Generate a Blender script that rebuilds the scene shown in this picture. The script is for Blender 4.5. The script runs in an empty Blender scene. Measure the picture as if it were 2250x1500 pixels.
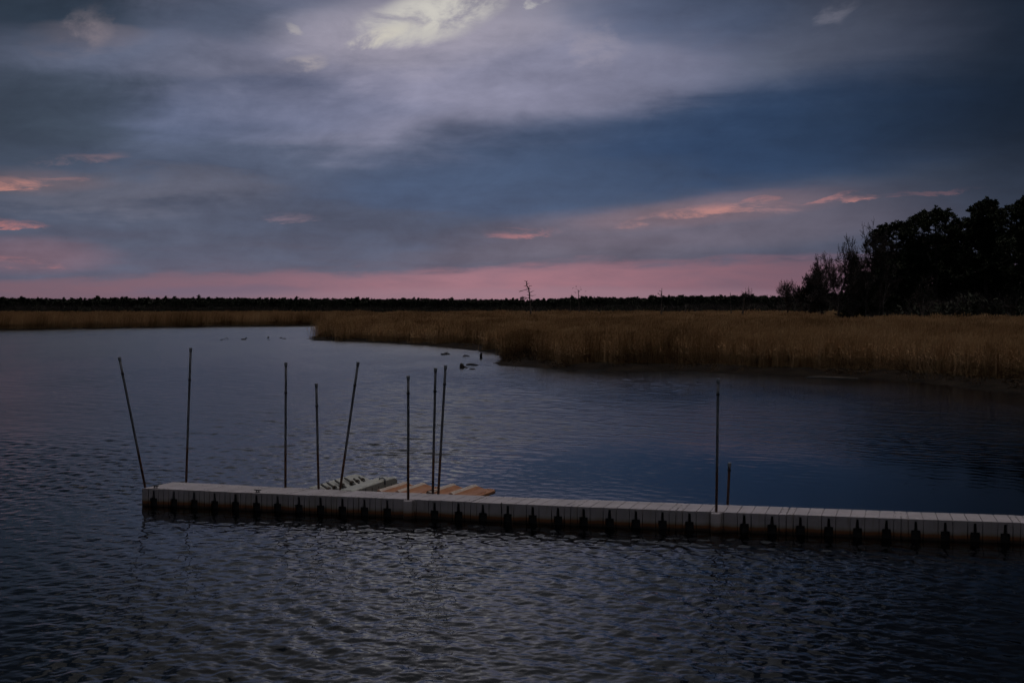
import bpy, math, random
import numpy as np
from mathutils import Vector, Matrix

random.seed(7)
RNG = np.random.default_rng(11)
scene = bpy.context.scene
COL = scene.collection
rad = math.radians

# ------------------------------------------------------------------ camera
F = 3125.0            # focal length in photo pixels (50 mm on 36 mm, 2250 px wide)
H = 4.3               # eye height above the water
HOR = 682.0           # row of the horizon
PITCH = math.atan((750 - HOR) / F)

cam = bpy.data.objects.new('camera', bpy.data.cameras.new('camera'))
COL.objects.link(cam)
cam.data.lens = 50; cam.data.sensor_width = 36; cam.data.clip_end = 6000; cam.data.clip_start = 0.1
cam.location = (0, 0, H)
cam.rotation_euler = (math.pi / 2 - PITCH, 0, 0)
scene.camera = cam


def ray(x, y):
    dx = (x - 1125) / F; dy = (750 - y) / F
    return Vector((dx, math.cos(PITCH) + dy * math.sin(PITCH), -math.sin(PITCH) + dy * math.cos(PITCH)))


def ground(x, y, z=0.0):
    d = ray(x, y); t = (z - H) / d.z
    return Vector((d.x * t, d.y * t, z))


def at(x, y, Y):
    """point seen at photo pixel x, y that stands Y metres in front of the camera"""
    d = ray(x, y); t = Y / d.y
    return Vector((d.x * t, Y, H + d.z * t))


def azel(x, y):
    d = ray(x, y).normalized()
    return math.degrees(math.atan2(d.x, d.y)), math.degrees(math.asin(d.z))


def lin(r, g, b):
    f = lambda c: (c / 255 / 12.92) if c / 255 <= 0.04045 else ((c / 255 + 0.055) / 1.055) ** 2.4
    return (f(r), f(g), f(b), 1.0)


# ------------------------------------------------------------------ node helpers
class Ex:
    """tiny expression builder on shader sockets"""
    tree = None

    def __init__(self, s): self.s = s

    @staticmethod
    def m(op, *a, clamp=False):
        n = Ex.tree.nodes.new('ShaderNodeMath'); n.operation = op; n.use_clamp = clamp
        for i, v in enumerate(a):
            if isinstance(v, Ex): Ex.tree.links.new(v.s, n.inputs[i])
            else: n.inputs[i].default_value = v
        return Ex(n.outputs[0])

    def __add__(s, o): return Ex.m('ADD', s, o)
    __radd__ = __add__
    def __mul__(s, o): return Ex.m('MULTIPLY', s, o)
    __rmul__ = __mul__
    def __sub__(s, o): return Ex.m('SUBTRACT', s, o)
    def __rsub__(s, o): return Ex.m('SUBTRACT', o, s)
    def __truediv__(s, o): return Ex.m('DIVIDE', s, o)


def sstep(x, a, b):
    n = Ex.tree.nodes.new('ShaderNodeMapRange'); n.interpolation_type = 'SMOOTHSTEP'
    Ex.tree.links.new(x.s, n.inputs['Value'])
    lo, hi, t0, t1 = (a, b, 0, 1) if a < b else (b, a, 1, 0)
    n.inputs['From Min'].default_value = lo; n.inputs['From Max'].default_value = hi
    n.inputs['To Min'].default_value = t0; n.inputs['To Max'].default_value = t1
    return Ex(n.outputs[0])


def vec(x, y, z=0.0):
    n = Ex.tree.nodes.new('ShaderNodeCombineXYZ')
    for i, v in enumerate((x, y, z)):
        if isinstance(v, Ex): Ex.tree.links.new(v.s, n.inputs[i])
        else: n.inputs[i].default_value = v
    return Ex(n.outputs[0])


def noise(v, scale, detail=4, rough=0.55, dist=0.0):
    n = Ex.tree.nodes.new('ShaderNodeTexNoise')
    if v is not None: Ex.tree.links.new(v.s, n.inputs['Vector'])
    n.inputs['Scale'].default_value = scale; n.inputs['Detail'].default_value = detail
    n.inputs['Roughness'].default_value = rough; n.inputs['Distortion'].default_value = dist
    return Ex(n.outputs['Fac'])


def mixc(a, b, fac, op='MIX'):
    n = Ex.tree.nodes.new('ShaderNodeMix'); n.data_type = 'RGBA'; n.blend_type = op; n.clamp_factor = True
    for sock, v in ((n.inputs[0], fac), (n.inputs[6], a), (n.inputs[7], b)):
        if isinstance(v, Ex): Ex.tree.links.new(v.s, sock)
        else: sock.default_value = v
    return Ex(n.outputs[2])


def ramp(x, stops):
    n = Ex.tree.nodes.new('ShaderNodeValToRGB'); Ex.tree.links.new(x.s, n.inputs[0])
    r = n.color_ramp
    while len(r.elements) < len(stops): r.elements.new(0.5)
    for e, (p, c) in zip(r.elements, stops): e.position = p; e.color = c
    return Ex(n.outputs[0])


def sep(v):
    n = Ex.tree.nodes.new('ShaderNodeSeparateXYZ'); Ex.tree.links.new(v.s, n.inputs[0])
    return [Ex(n.outputs[i]) for i in range(3)]


def texco(which):
    return Ex(Ex.tree.nodes.new('ShaderNodeTexCoord').outputs[which])


def geo(which):
    return Ex(Ex.tree.nodes.new('ShaderNodeNewGeometry').outputs[which])


# ------------------------------------------------------------------ sky
world = bpy.data.worlds.new('World'); scene.world = world; world.use_nodes = True
wt = world.node_tree; wt.nodes.clear(); Ex.tree = wt
SUN_AZ, SUN_EL = -4.0, 24.0
D = texco('Generated')
dx, dy, dz = sep(D)
az = Ex.m('ARCTAN2', dx, dy) * (180 / math.pi)
el = Ex.m('ARCSINE', dz) * (180 / math.pi)
zc = Ex.m('MAXIMUM', dz, 0.0) + 0.075
q = vec(dx / zc, dy / zc, 0.0)                       # where the view line meets the cloud deck
big = noise(q, 1.1, 4, 0.55, 0.3)
fine = noise(vec(az * 0.13 - el * 0.03, el * 0.30, 7.0), 1.0, 7, 0.60, 0.5)
curd = noise(vec(az * 0.42 - el * 0.1, el * 0.80, 4.0), 1.0, 7, 0.64, 0.35)
streak = noise(vec(az * 0.10, el * 0.75, 3.0), 1.0, 4, 0.58, 0.4)
streak2 = noise(vec(az * 0.42, el * 1.9, 9.0), 1.0, 7, 0.66, 0.4)
cu = curd - 0.5; fo = fine - 0.5; bo = big - 0.5; so = streak - 0.5; s2 = streak2 - 0.5
elp = el + so * 0.55 + s2 * 0.22
W = vec(az + bo * 7.0 + fo * 3.4 + cu * 1.2, el + bo * 2.6 + so * 1.3 + fo * 1.5 + cu * 0.5, 1.0)      # soft cloud masses
PL = vec(az + bo * 2.0, elp, 1.0)                                               # layered low cloud
GL = vec(az + fo * 3.0 + cu * 1.2, el + s2 * 0.9 + fo * 0.5 + cu * 0.25, 1.0)                         # thin glowing gaps
BR = vec(az + fo * 5.0 + cu * 2.5 + bo * 2.0, el + fo * 2.4 + cu * 1.4, 1.0)                          # breaks in the deck
azw, elw, _z = sep(W)


def blob(cx, cy, rx, ry, ang=0.0, V=None, k=1.0):
    """soft elliptical patch round a direction of the sky, half width rx, ry (in 1/54.5 degree)"""
    a0, e0 = azel(cx, cy)
    V = V or W; co, si = math.cos(rad(ang)), math.sin(rad(ang)); rx *= 1.36 / 54.5; ry *= 1.36 / 54.5

    def dot(a, b, c):
        n = wt.nodes.new('ShaderNodeVectorMath'); n.operation = 'DOT_PRODUCT'; wt.links.new(V.s, n.inputs[0]); n.inputs[1].default_value = (a, b, c)
        return Ex(n.outputs['Value'])
    u = dot(co / rx, si / rx, -(a0 * co + e0 * si) / rx); v = dot(-si / ry, co / ry, (a0 * si - e0 * co) / ry)
    r = wt.nodes.new('ShaderNodeMapRange'); r.interpolation_type = 'SMOOTHSTEP'
    wt.links.new(Ex.m('MULTIPLY_ADD', u, u, v * v).s, r.inputs['Value'])
    r.inputs['To Min'].default_value = k; r.inputs['To Max'].default_value = 0.0
    return Ex(r.outputs[0])


def elpos(y): return (azel(1125, y)[1] + 2) / 92.0


base = ramp((elw + 2.0) * (1 / 92.0), [
    (0.0, lin(88, 88, 106)), (elpos(585), lin(85, 89, 109)), (elpos(500), lin(82, 91, 112)), (elpos(380), lin(80, 93, 117)),
    (elpos(260), lin(84, 95, 119)), (elpos(120), lin(96, 104, 127)), (elpos(0), lin(92, 99, 121)), (elpos(-170), lin(54, 62, 80)),
    (elpos(-600), lin(40, 47, 62)), (elpos(-1600), lin(42, 48, 62)), (1.0, lin(60, 64, 78))])
c = base
for cx, cy, rx, ry, ang, k, col, V in (
        (1010, 165, 470, 150, 4, .80, (136, 136, 159), W), (560, 150, 270, 95, 10, .35, (120, 119, 137), W), (560, 245, 340, 48, 3, .5, (86, 99, 129), W),
        (1330, 355, 560, 95, 6, .78, (52, 75, 106), W), (1780, 290, 520, 120, 8, .90, (40, 64, 96), W), (1040, 440, 450, 85, 7, .75, (64, 84, 113), W),
        (1400, 185, 250, 65, 8, .5, (110, 112, 135), W), (1560, 40, 250, 70, 0, .65, (64, 80, 108), W), (1790, 75, 160, 65, 12, .45, (86, 92, 110), W),
        (60, 250, 230, 100, 0, .75, (56, 70, 86), W), (80, 25, 250, 60, 3, .9, (42, 59, 77), W), (175, 78, 120, 28, 5, .5, (116, 110, 122), W),
        (520, 40, 160, 45, 0, .5, (62, 77, 99), W), (260, 430, 260, 42, 0, .5, (108, 109, 124), W), (640, 520, 420, 60, 0, .6, (76, 87, 108), W),
        (1520, 500, 460, 52, 3, .75, (106, 100, 115), PL), (1760, 470, 330, 60, 4, .6, (97, 95, 112), PL), (1250, 560, 330, 22, 0, .5, (94, 93, 109), PL),
        (1560, 462, 260, 26, 6, .45, (136, 112, 120), PL), (60, 400, 150, 24, 0, .5, (124, 106, 112), PL), (40, 560, 180, 34, 0, .55, (128, 100, 112), PL),
        (960, 50, 300, 90, 8, .55, (160, 154, 166), W), (970, -150, 330, 150, 0, .38, (112, 110, 126), W)):
    c = mixc(c, lin(*col), blob(cx, cy, rx, ry, ang, V, k))
# edge darkening put into the sky colour, strong at right, weaker at left
hi = sstep(el, 1.0, 7.5)
side = sstep(azw, azel(1480, 300)[0], azel(2300, 300)[0])
c = mixc(c, lin(13, 27, 43), side * (hi * 0.50 + 0.45))
c = mixc(c, lin(24, 30, 40), sstep(Ex.m('ABSOLUTE', az + 1.5), 5.0, 15.0) * sstep(el, 10.3, 14.0) * 0.92)  # unseen sky higher up, darkened at both sides to dim the foreground water
left = sstep(az, -12.0, -24.0)
c = mixc(c, lin(36, 46, 58), left * hi * 0.65)
# texture of the cloud deck
tone = so * 0.30 + fo * 0.85 + bo * 0.5 + s2 * 0.20 + cu * 0.62 + 0.03
c = mixc(c, vec(tone + 1.0, tone * 0.94 + 1.0, tone * 0.86 + 1.0), sstep(el, 40, 20), 'MULTIPLY')
# clear pink strip over the horizon
edge = azel(1250, 584)[1] + (az + 2.0) * 0.012 - Ex.m('ABSOLUTE', az - 3.0) * 0.022
strip = sstep(elp + so * 0.9 + s2 * 0.5 - edge, 0.30, -0.22)
pinkness = ramp(sstep(az, azel(0, 600)[0] - 4, azel(2250, 600)[0]), [
    (0.0, lin(116, 93, 106)), (0.25, lin(130, 101, 116)), (0.5, lin(158, 117, 130)), (0.7, lin(150, 110, 123)), (1.0, lin(104, 81, 96))])
c = mixc(c, pinkness, strip * (0.86 + s2 * 0.8))
c = mixc(c, lin(108, 97, 117), blob(480, 642, 190, 15, 1, PL, .8))
c = mixc(c, lin(148, 122, 136), blob(1250, 655, 700, 22, 0, PL, .5))
# glowing streaks in gaps of the deck
gap = sstep(streak2 + cu * 0.25, 0.36, 0.72)
gl = [(1150, 511, 58, 7, 1, .55, (206, 132, 130)), (1500, 470, 90, 9, 9, .9, (196, 138, 132)), (1610, 458, 70, 7, 10, .8, (198, 138, 130)), (1690, 433, 30, 5, 4, .8, (190, 128, 124)),
      (1725, 450, 45, 8, 0, .6, (168, 126, 128)), (1850, 431, 38, 5, 14, .9, (198, 132, 128)), (1912, 432, 26, 4, 2, .9, (206, 138, 130)),
      (2050, 421, 60, 4, 2, .5, (150, 104, 108)), (20, 404, 55, 9, 0, .9, (200, 138, 126)), (110, 396, 38, 4, 3, .6, (184, 130, 124)),
      (20, 491, 48, 5, -2, .8, (206, 130, 122)), (25, 575, 75, 7, -3, .9, (210, 130, 124)), (165, 350, 60, 8, 8, .5, (160, 124, 124)),
      (610, 482, 36, 6, 0, .6, (140, 118, 130)), (1850, 560, 110, 5, 1, .5, (150, 104, 118))]
for cx, cy, rx, ry, ang, k, col in gl:
    c = mixc(c, lin(*col), Ex.m('MULTIPLY', blob(cx, cy, rx * 1.35, ry * 1.35, ang, GL, k * 0.92), gap, clamp=True))
# bright breaks near the top
hole = sstep(fine * 0.35 + curd * 0.65, 0.41, 0.61)
for cx, cy, rx, ry, ang, k, col, V in (
        (950, 34, 140, 48, 14, .85, (196, 193, 186), BR), (850, 74, 75, 16, 22, .9, (206, 201, 188), BR), (1010, 5, 90, 36, 0, .65, (206, 203, 195), BR),
        (1190, -6, 32, 10, 0, .5, (200, 198, 192), BR), (635, 152, 60, 18, 14, .8, (184, 174, 170), BR), (668, 58, 24, 13, 0, .4, (188, 182, 176), BR),
        (1320, 110, 55, 60, -30, .6, (150, 145, 160), BR), (190, 60, 45, 32, 0, .55, (142, 130, 136), BR), (1800, 45, 50, 24, 40, .5, (120, 119, 132), BR),
        (1000, -120, 330, 60, 5, .8, (176, 170, 170), BR), (980, -360, 330, 90, 0, .7, (160, 152, 152), BR)):
    c = mixc(c, lin(*col), Ex.m('MULTIPLY', blob(cx, cy, rx, ry, ang, V, k), hole + 0.06, clamp=True))
# unseen sky behind the viewer and at both flanks, darkened to dim the dock face
low = sstep(el, 58, 25)
c = mixc(c, lin(30, 28, 27), sstep(dy, 0.25, -0.45) * low * 0.94)
c = mixc(c, lin(30, 36, 47), sstep(Ex.m('ABSOLUTE', az), 18.0, 40.0) * low * 0.88)
# unseen bright sky overhead, added to light the dock top and reeds
c = mixc(c, (1.30, 1.20, 1.24, 1.0), sstep(el, 54, 74))
bg = wt.nodes.new('ShaderNodeBackground'); wt.links.new(c.s, bg.inputs['Color']); bg.inputs['Strength'].default_value = 1.0
sky = wt.nodes.new('ShaderNodeTexSky'); sky.sky_type = 'NISHITA'; sky.sun_disc = False
sky.sun_elevation = rad(1.0); sky.sun_rotation = rad(SUN_AZ)
bg2 = wt.nodes.new('ShaderNodeBackground'); wt.links.new(sky.outputs[0], bg2.inputs['Color']); bg2.inputs['Strength'].default_value = 0.001
add = wt.nodes.new('ShaderNodeAddShader'); wt.links.new(bg.outputs[0], add.inputs[0]); wt.links.new(bg2.outputs[0], add.inputs[1])
wo = wt.nodes.new('ShaderNodeOutputWorld'); wt.links.new(add.outputs[0], wo.inputs['Surface'])

sun = bpy.data.objects.new('sun', bpy.data.lights.new('sun', 'SUN')); COL.objects.link(sun)
sun.data.energy = 0.015; sun.data.angle = rad(28); sun.data.color = (1.0, 0.93, 0.86)
sd = Vector((math.sin(rad(SUN_AZ)) * math.cos(rad(SUN_EL)), math.cos(rad(SUN_AZ)) * math.cos(rad(SUN_EL)), math.sin(rad(SUN_EL))))
sun.rotation_euler = sd.to_track_quat('Z', 'Y').to_euler()

vs = scene.view_settings
vs.view_transform = 'Standard'; vs.look = 'None'; vs.exposure = 0; vs.gamma = 1; vs.use_curve_mapping = False
world.cycles.sampling_method = 'NONE'
scene.cycles.use_adaptive_sampling = True; scene.cycles.adaptive_threshold = 0.02; scene.cycles.adaptive_min_samples = 16
scene.cycles.max_bounces = 5; scene.cycles.diffuse_bounces = 2; scene.cycles.glossy_bounces = 3; scene.cycles.transparent_max_bounces = 4
scene.cycles.caustics_reflective = False; scene.cycles.caustics_refractive = False


# ------------------------------------------------------------------ materials
def mat(name, build):
    m = bpy.data.materials.new(name); m.use_nodes = True
    t = m.node_tree; Ex.tree = t
    b = t.nodes['Principled BSDF']
    build(t, b)
    return m


def setin(t, b, **k):
    for n, v in k.items():
        s = b.inputs[n.replace('_', ' ')]
        if isinstance(v, Ex): t.links.new(v.s, s)
        else: s.default_value = v


def bump(h, strength, dist):
    n = Ex.tree.nodes.new('ShaderNodeBump'); Ex.tree.links.new(h.s, n.inputs['Height'])
    n.inputs['Strength'].default_value = strength; n.inputs['Distance'].default_value = dist
    return Ex(n.outputs[0])


def rgb(r, g, b): return (r, g, b, 1.0)


def b_deck(t, b):
    P = texco('Object'); x, y, z = sep(P)
    Q = geo('Position'); Q_ = sep(Q)
    n1 = noise(Q, 2.2, 6, 0.6); n2 = noise(Q, 26, 4, 0.6)
    n3 = noise(vec(x * 14.0, y * 2.0, z), 1.0, 5, 0.6)
    top = mixc(rgb(.40, .37, .385), rgb(.50, .46, .475), sstep(n1, .35, .65))
    top = mixc(top, rgb(.36, .31, .26), sstep(n3, .52, .75) * 0.6)
    top = mixc(top, rgb(.27, .25, .25), sstep(n2, .58, .75) * 0.5)
    r_ = rnd()
    n4 = noise(vec(Q_[0] * 9.0 + Q_[1] * 3.0, z * 0.7, r_ * 9.0), 1.0, 4, 0.6); n5 = noise(Q, 7.0, 2, 0.5)
    top = mixc(top, rgb(.33, .30, .27), r_ * 0.45)
    top = mixc(top, rgb(.20, .17, .13), sstep(n4, .56, .74) * sstep(z, .375, .34) * 0.6)
    top = mixc(top, rgb(.66, .65, .62), sstep(n5, .72, .76) * sstep(z, .37, .38))
    jit = (n1 - 0.5) * 0.07 + (n2 - 0.5) * 0.03
    grn = sstep(z + jit, .20, .13)
    c = mixc(top, rgb(.24, .215, .12), grn * 0.55)
    c = mixc(c, rgb(.22, .085, .026), sstep(z + jit, .145, .09))
    c = mixc(c, rgb(.045, .022, .010), sstep(z + jit, .075, .03))
    setin(t, b, Base_Color=c, Roughness=0.62, Normal=bump(n2, 0.25, 0.004))


def plain(colour, rough=0.6, var=0.25, scale=8.0, metal=0.0):
    def f(t, b):
        n = noise(texco('Object'), scale, 6, 0.6)
        lo = tuple(v * (1 - var) for v in colour) + (1,); hi = tuple(min(1, v * (1 + var)) for v in colour) + (1,)
        setin(t, b, Base_Color=mixc(lo, hi, sstep(n, .3, .7)), Roughness=rough, Metallic=metal, Normal=bump(n, 0.15, 0.01))
    return f


def b_pipe(t, b):
    P = texco('Object'); x, y, z = sep(P)
    n1 = noise(vec(x * 4.0, y * 4.0, z * 1.5), 3.0, 6, 0.6); n2 = noise(P, 40, 3)
    c = mixc(rgb(.11, .12, .13), rgb(.19, .20, .21), sstep(n1, .3, .7))
    c = mixc(c, rgb(.10, .085, .07), sstep(n2, .58, .72) * .6)
    k = z + (n1 - 0.5) * 0.5
    c = mixc(c, rgb(.105, .048, .025), sstep(k, .98, .72))
    c = mixc(c, rgb(.05, .022, .012), sstep(k, .45, .1) * .8)
    setin(t, b, Base_Color=c, Roughness=0.55, Normal=bump(n2, 0.2, 0.003))


def b_lift(t, b):
    P = texco('Object'); x, y, z = sep(P)
    n1 = noise(P, 3.0, 6, 0.62, 0.3); n2 = noise(P, 22, 4)
    c = mixc(rgb(.37, .38, .34), rgb(.52, .53, .47), sstep(n1, .35, .68))
    c = mixc(c, rgb(.26, .22, .13), sstep(n2 + (n1 - .5), .55, .8) * .6)
    c = mixc(c, rgb(.20, .09, .035), sstep(z + (n1 - .5) * .08, .21, .13))
    setin(t, b, Base_Color=c, Roughness=0.55, Normal=bump(n2, 0.2, 0.004))


def b_port(cream):
    def f(t, b):
        P = texco('Object'); x, y, z = sep(P)
        n1 = noise(vec(x * 5, y * 1.6, z * 5), 1.6, 6, 0.62, 0.4); n2 = noise(P, 30, 4)
        if cream:
            c = mixc(rgb(.58, .47, .37), rgb(.70, .62, .53), sstep(n1, .35, .65))
            c = mixc(c, rgb(.40, .22, .11), sstep(n1 + (n2 - .5) * .4, .56, .74) * .8)
        else:
            c = mixc(rgb(.32, .125, .045), rgb(.46, .21, .095), sstep(n1, .35, .65))
            c = mixc(c, rgb(.23, .14, .06), sstep(n1 + (n2 - .5) * .4, .55, .75) * .7)
        setin(t, b, Base_Color=c, Roughness=0.55, Normal=bump(n2, 0.2, 0.004))
    return f


def b_water(t, b):
    Q = geo('Position'); x, y, z = sep(Q)
    # distance along and across the floating dock: its lee is calmer
    tt = (x + 8.103) * 0.95428 - (y - 31.30) * 0.29892
    nn = (x + 8.103) * 0.29892 + (y - 31.30) * 0.95428
    wob = (noise(vec(x * .5, y * .22, 0), .35, 3, .5) - .5)
    lee = sstep(nn + wob * 14, 25.0, 11.0) * sstep(nn, -.4, .4) * sstep(tt + wob * 6, 1.0, 7.5)
    n1 = noise(vec(x * 0.7, y, 0), 8.0, 3, 0.55, 0.3)
    n2 = noise(vec(x * 0.35, y, 0), 1.7, 4, 0.62)
    n3 = noise(vec(x * 0.5, y * 0.5, 0), .55, 5, 0.65, .3)
    open_ = sstep(nn, 2.0, 26.0)
    gust = sstep(noise(vec(x * .3, y * .1, 0), .35, 4, .6), .35, .65)
    rough = open_ * 0.09 + sstep(y, 75.0, 150.0) * 0.08 + 0.03 + open_ * gust * 0.05 - lee * 0.04
    h = n1 * (1.0 - lee * .5) * 0.25 + n2 * (1.0 - lee * .8) + n3 * open_ * 1.6
    h = h * (open_ * 0.6 + 0.4)
    bn = bump(h, 0.3, 0.05)

    # tea dark water under a reflecting surface (its reflections dimmed by a grey tint)
    nt = t.nodes; Lk = t.links.new
    df = nt.new('ShaderNodeBsdfDiffuse'); df.inputs['Color'].default_value = rgb(.0030, .0030, .0028)
    gl_ = nt.new('ShaderNodeBsdfGlossy'); gl_.distribution = 'GGX'; gl_.inputs['Color'].default_value = rgb(.70, .725, .755)
    Lk(rough.s, gl_.inputs['Roughness']); Lk(bn.s, gl_.inputs['Normal'])
    fr = nt.new('ShaderNodeFresnel'); fr.inputs['IOR'].default_value = 1.333; Lk(bn.s, fr.inputs['Normal'])
    mx = nt.new('ShaderNodeMixShader'); Lk(fr.outputs[0], mx.inputs[0]); Lk(df.outputs[0], mx.inputs[1]); Lk(gl_.outputs[0], mx.inputs[2])
    Lk(mx.outputs[0], nt['Material Output'].inputs['Surface']); nt.remove(b)


def b_ground(t, b):
    Q = geo('Position')
    n1 = noise(Q, 0.6, 8, 0.65); n2 = noise(Q, 9.0, 5, 0.65)
    c = mixc(rgb(.012, .009, .0065), rgb(.034, .024, .015), sstep(n1 + (n2 - .5) * .5, .35, .7))
    setin(t, b, Base_Color=c, Roughness=0.9, Normal=bump(n2, 0.8, 0.12))
    b.inputs['Specular IOR Level'].default_value = 0.1


def rnd():
    return Ex(Ex.tree.nodes.new('ShaderNodeObjectInfo').outputs['Random'])


def b_leafy(lo, hi, rough=0.75):
    def f(t, b):
        n = noise(geo('Position'), 1.3, 4)
        r = rnd()
        setin(t, b, Base_Color=mixc(lo + (1,), hi + (1,), n * 0.6 + r * 0.5), Roughness=rough)
        b.inputs['Specular IOR Level'].default_value = 0.2
    return f


def b_reed(lo, mid, hi):
    def f(t, b):
        Q = geo('Position'); x, y, z = sep(Q)
        n = sstep(noise(vec(x, y * 0.35, 0), 0.13, 5, 0.6), .30, .70); n2 = noise(vec(x, y * 0.5, 0), 1.4, 2)
        k = rnd() * 0.45 + n * 0.62 + (n2 - .5) * 0.7 - 0.12
        c = mixc(mixc(lo + (1,), mid + (1,), sstep(k, .1, .5)), hi + (1,), sstep(k, .45, .95))
        setin(t, b, Base_Color=c, Roughness=0.75)
        b.inputs['Specular IOR Level'].default_value = 0.15
    return f


M = {
    'deck': mat('weathered_plastic', b_deck),
    'rubber': mat('black_rubber', plain((.012, .011, .010), .6)),
    'bolt': mat('bolt_metal', plain((.07, .06, .065), .5)),
    'pipe': mat('galvanised_pipe', b_pipe),
    'cap': mat('pipe_cap', plain((.20, .215, .235), .5, .2)),
    'band': mat('pipe_band', plain((.018, .017, .017), .5)),
    'lift': mat('lift_plastic', b_lift),
    'roller': mat('roller_plastic', plain((.075, .075, .065), .5)),
    'disc': mat('roller_wheel', plain((.06, .04, .022), .6)),
    'cream': mat('cream_plastic', b_port(True)),
    'tan': mat('tan_plastic', b_port(False)),
    'water': mat('water', b_water),
    'ground': mat('marsh_mud', b_ground),
    'bark': mat('bark', plain((.060, .048, .040), .85, .4, 3.0)),
    'pale_bark': mat('pale_bark', plain((.17, .155, .14), .85, .35, 3.0)),
    'snag': mat('dead_wood', plain((.125, .104, .088), .85, .35, 2.0)),
    'needle': mat('pine_needles', b_leafy((.016, .024, .012), (.044, .054, .027))),
    'cedar': mat('cedar_needles', b_leafy((.016, .024, .012), (.036, .046, .022))),
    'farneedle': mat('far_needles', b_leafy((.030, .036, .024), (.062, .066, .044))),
    'twig': mat('bare_twigs', b_leafy((.040, .033, .030), (.080, .067, .060))),
    'reed': mat('reed_stems', b_reed((.24, .140, .062), (.50, .315, .155), (.66, .45, .25))),
    'wet_reed': mat('wet_reed', b_reed((.050, .030, .014), (.10, .060, .028), (.17, .105, .05))),
    'plume': mat('reed_plumes', b_reed((.32, .19, .085), (.54, .34, .165), (.66, .46, .25))),
    'dark': mat('wet_wood', plain((.030, .023, .018), .7, .4)),
    'feather': mat('dark_feathers', plain((.022, .020, .020), .7)),
    'white': mat('white_paint', plain((.75, .74, .70), .6, .1)),
    'pale': mat('pale_driftwood', plain((.17, .15, .13), .8, .25)),
}


# ------------------------------------------------------------------ mesh helpers
class MB:
    def __init__(self): self.v = []; self.f = []; self.mi = []; self.sm = []

    def add(self, vs_, fs, mi=0, smooth=False):
        o = len(self.v); self.v += [tuple(p) for p in vs_]
        for f in fs:
            self.f.append(tuple(i + o for i in f)); self.mi.append(mi); self.sm.append(smooth)

    def box(self, x0, x1, y0, y1, z0, z1, mi=0):
        v = [(x0, y0, z0), (x1, y0, z0), (x1, y1, z0), (x0, y1, z0), (x0, y0, z1), (x1, y0, z1), (x1, y1, z1), (x0, y1, z1)]
        self.add(v, [(0, 3, 2, 1), (4, 5, 6, 7), (0, 1, 5, 4), (1, 2, 6, 5), (2, 3, 7, 6), (3, 0, 4, 7)], mi)

    def prism(self, poly, axis, a, b_, mi=0):
        """poly is a list of 2-D points, extruded along axis from a to b_"""
        n = len(poly)
        def P(p, w):
            return {'y': (p[0], w, p[1]), 'z': (p[0], p[1], w), 'x': (w, p[0], p[1])}[axis]
        v = [P(p, a) for p in poly] + [P(p, b_) for p in poly]
        f = [tuple(range(n))[::-1], tuple(range(n, 2 * n))] + [(i, (i + 1) % n, n + (i + 1) % n, n + i) for i in range(n)]
        self.add(v, f, mi)

    def tube(self, pts, radii, k=6, mi=0, smooth=True, cap=True):
        pts = [Vector(p) for p in pts]; n = len(pts); vs_ = []; fs = []
        up = Vector((0, 0, 1)); prev = None
        for i, p in enumerate(pts):
            d = (pts[min(i + 1, n - 1)] - pts[max(i - 1, 0)])
            if d.length < 1e-9: d = Vector((0, 0, 1))
            d.normalize()
            a = prev - d * prev.dot(d) if prev is not None else None
            if a is None or a.length < 1e-4:
                ref = up if abs(d.z) < 0.9 else Vector((1, 0, 0))
                a = ref.cross(d)
            a.normalize(); prev = a
            b_ = d.cross(a)
            for j in range(k):
                t = 2 * math.pi * j / k
                vs_.append(p + (a * math.cos(t) + b_ * math.sin(t)) * radii[i])
        for i in range(n - 1):
            for j in range(k):
                fs.append((i * k + j, i * k + (j + 1) % k, (i + 1) * k + (j + 1) % k, (i + 1) * k + j))
        if cap:
            fs.append(tuple(range(k))[::-1]); fs.append(tuple((n - 1) * k + j for j in range(k)))
        self.add(vs_, fs, mi, smooth)

    def lathe(self, prof, k=16, c=(0, 0), mi=0, smooth=True):
        vs_ = []; fs = []
        for r, z in prof:
            for j in range(k):
                t = 2 * math.pi * j / k; vs_.append((c[0] + r * math.cos(t), c[1] + r * math.sin(t), z))
        n = len(prof)
        for i in range(n - 1):
            for j in range(k):
                fs.append((i * k + j, i * k + (j + 1) % k, (i + 1) * k + (j + 1) % k, (i + 1) * k + j))
        fs.append(tuple((n - 1) * k + j for j in range(k))); fs.append(tuple(range(k))[::-1])
        self.add(vs_, fs, mi, smooth)

    def mesh(self, name, mats):
        me = bpy.data.meshes.new(name); me.from_pydata(self.v, [], self.f)
        for m in mats: me.materials.append(M[m])
        me.polygons.foreach_set('material_index', self.mi); me.polygons.foreach_set('use_smooth', self.sm)
        me.update(); return me

    def obj(self, name, mats, parent=None, bevel=0.0):
        o = bpy.data.objects.new(name, self.mesh(name, mats if isinstance(mats, (list, tuple)) else [mats])); COL.objects.link(o)
        if parent is not None: o.parent = parent
        if bevel:
            b_ = o.modifiers.new('bevel', 'BEVEL'); b_.width = bevel; b_.segments = 2; b_.limit_method = 'ANGLE'; b_.angle_limit = rad(40)
        return o


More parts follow.
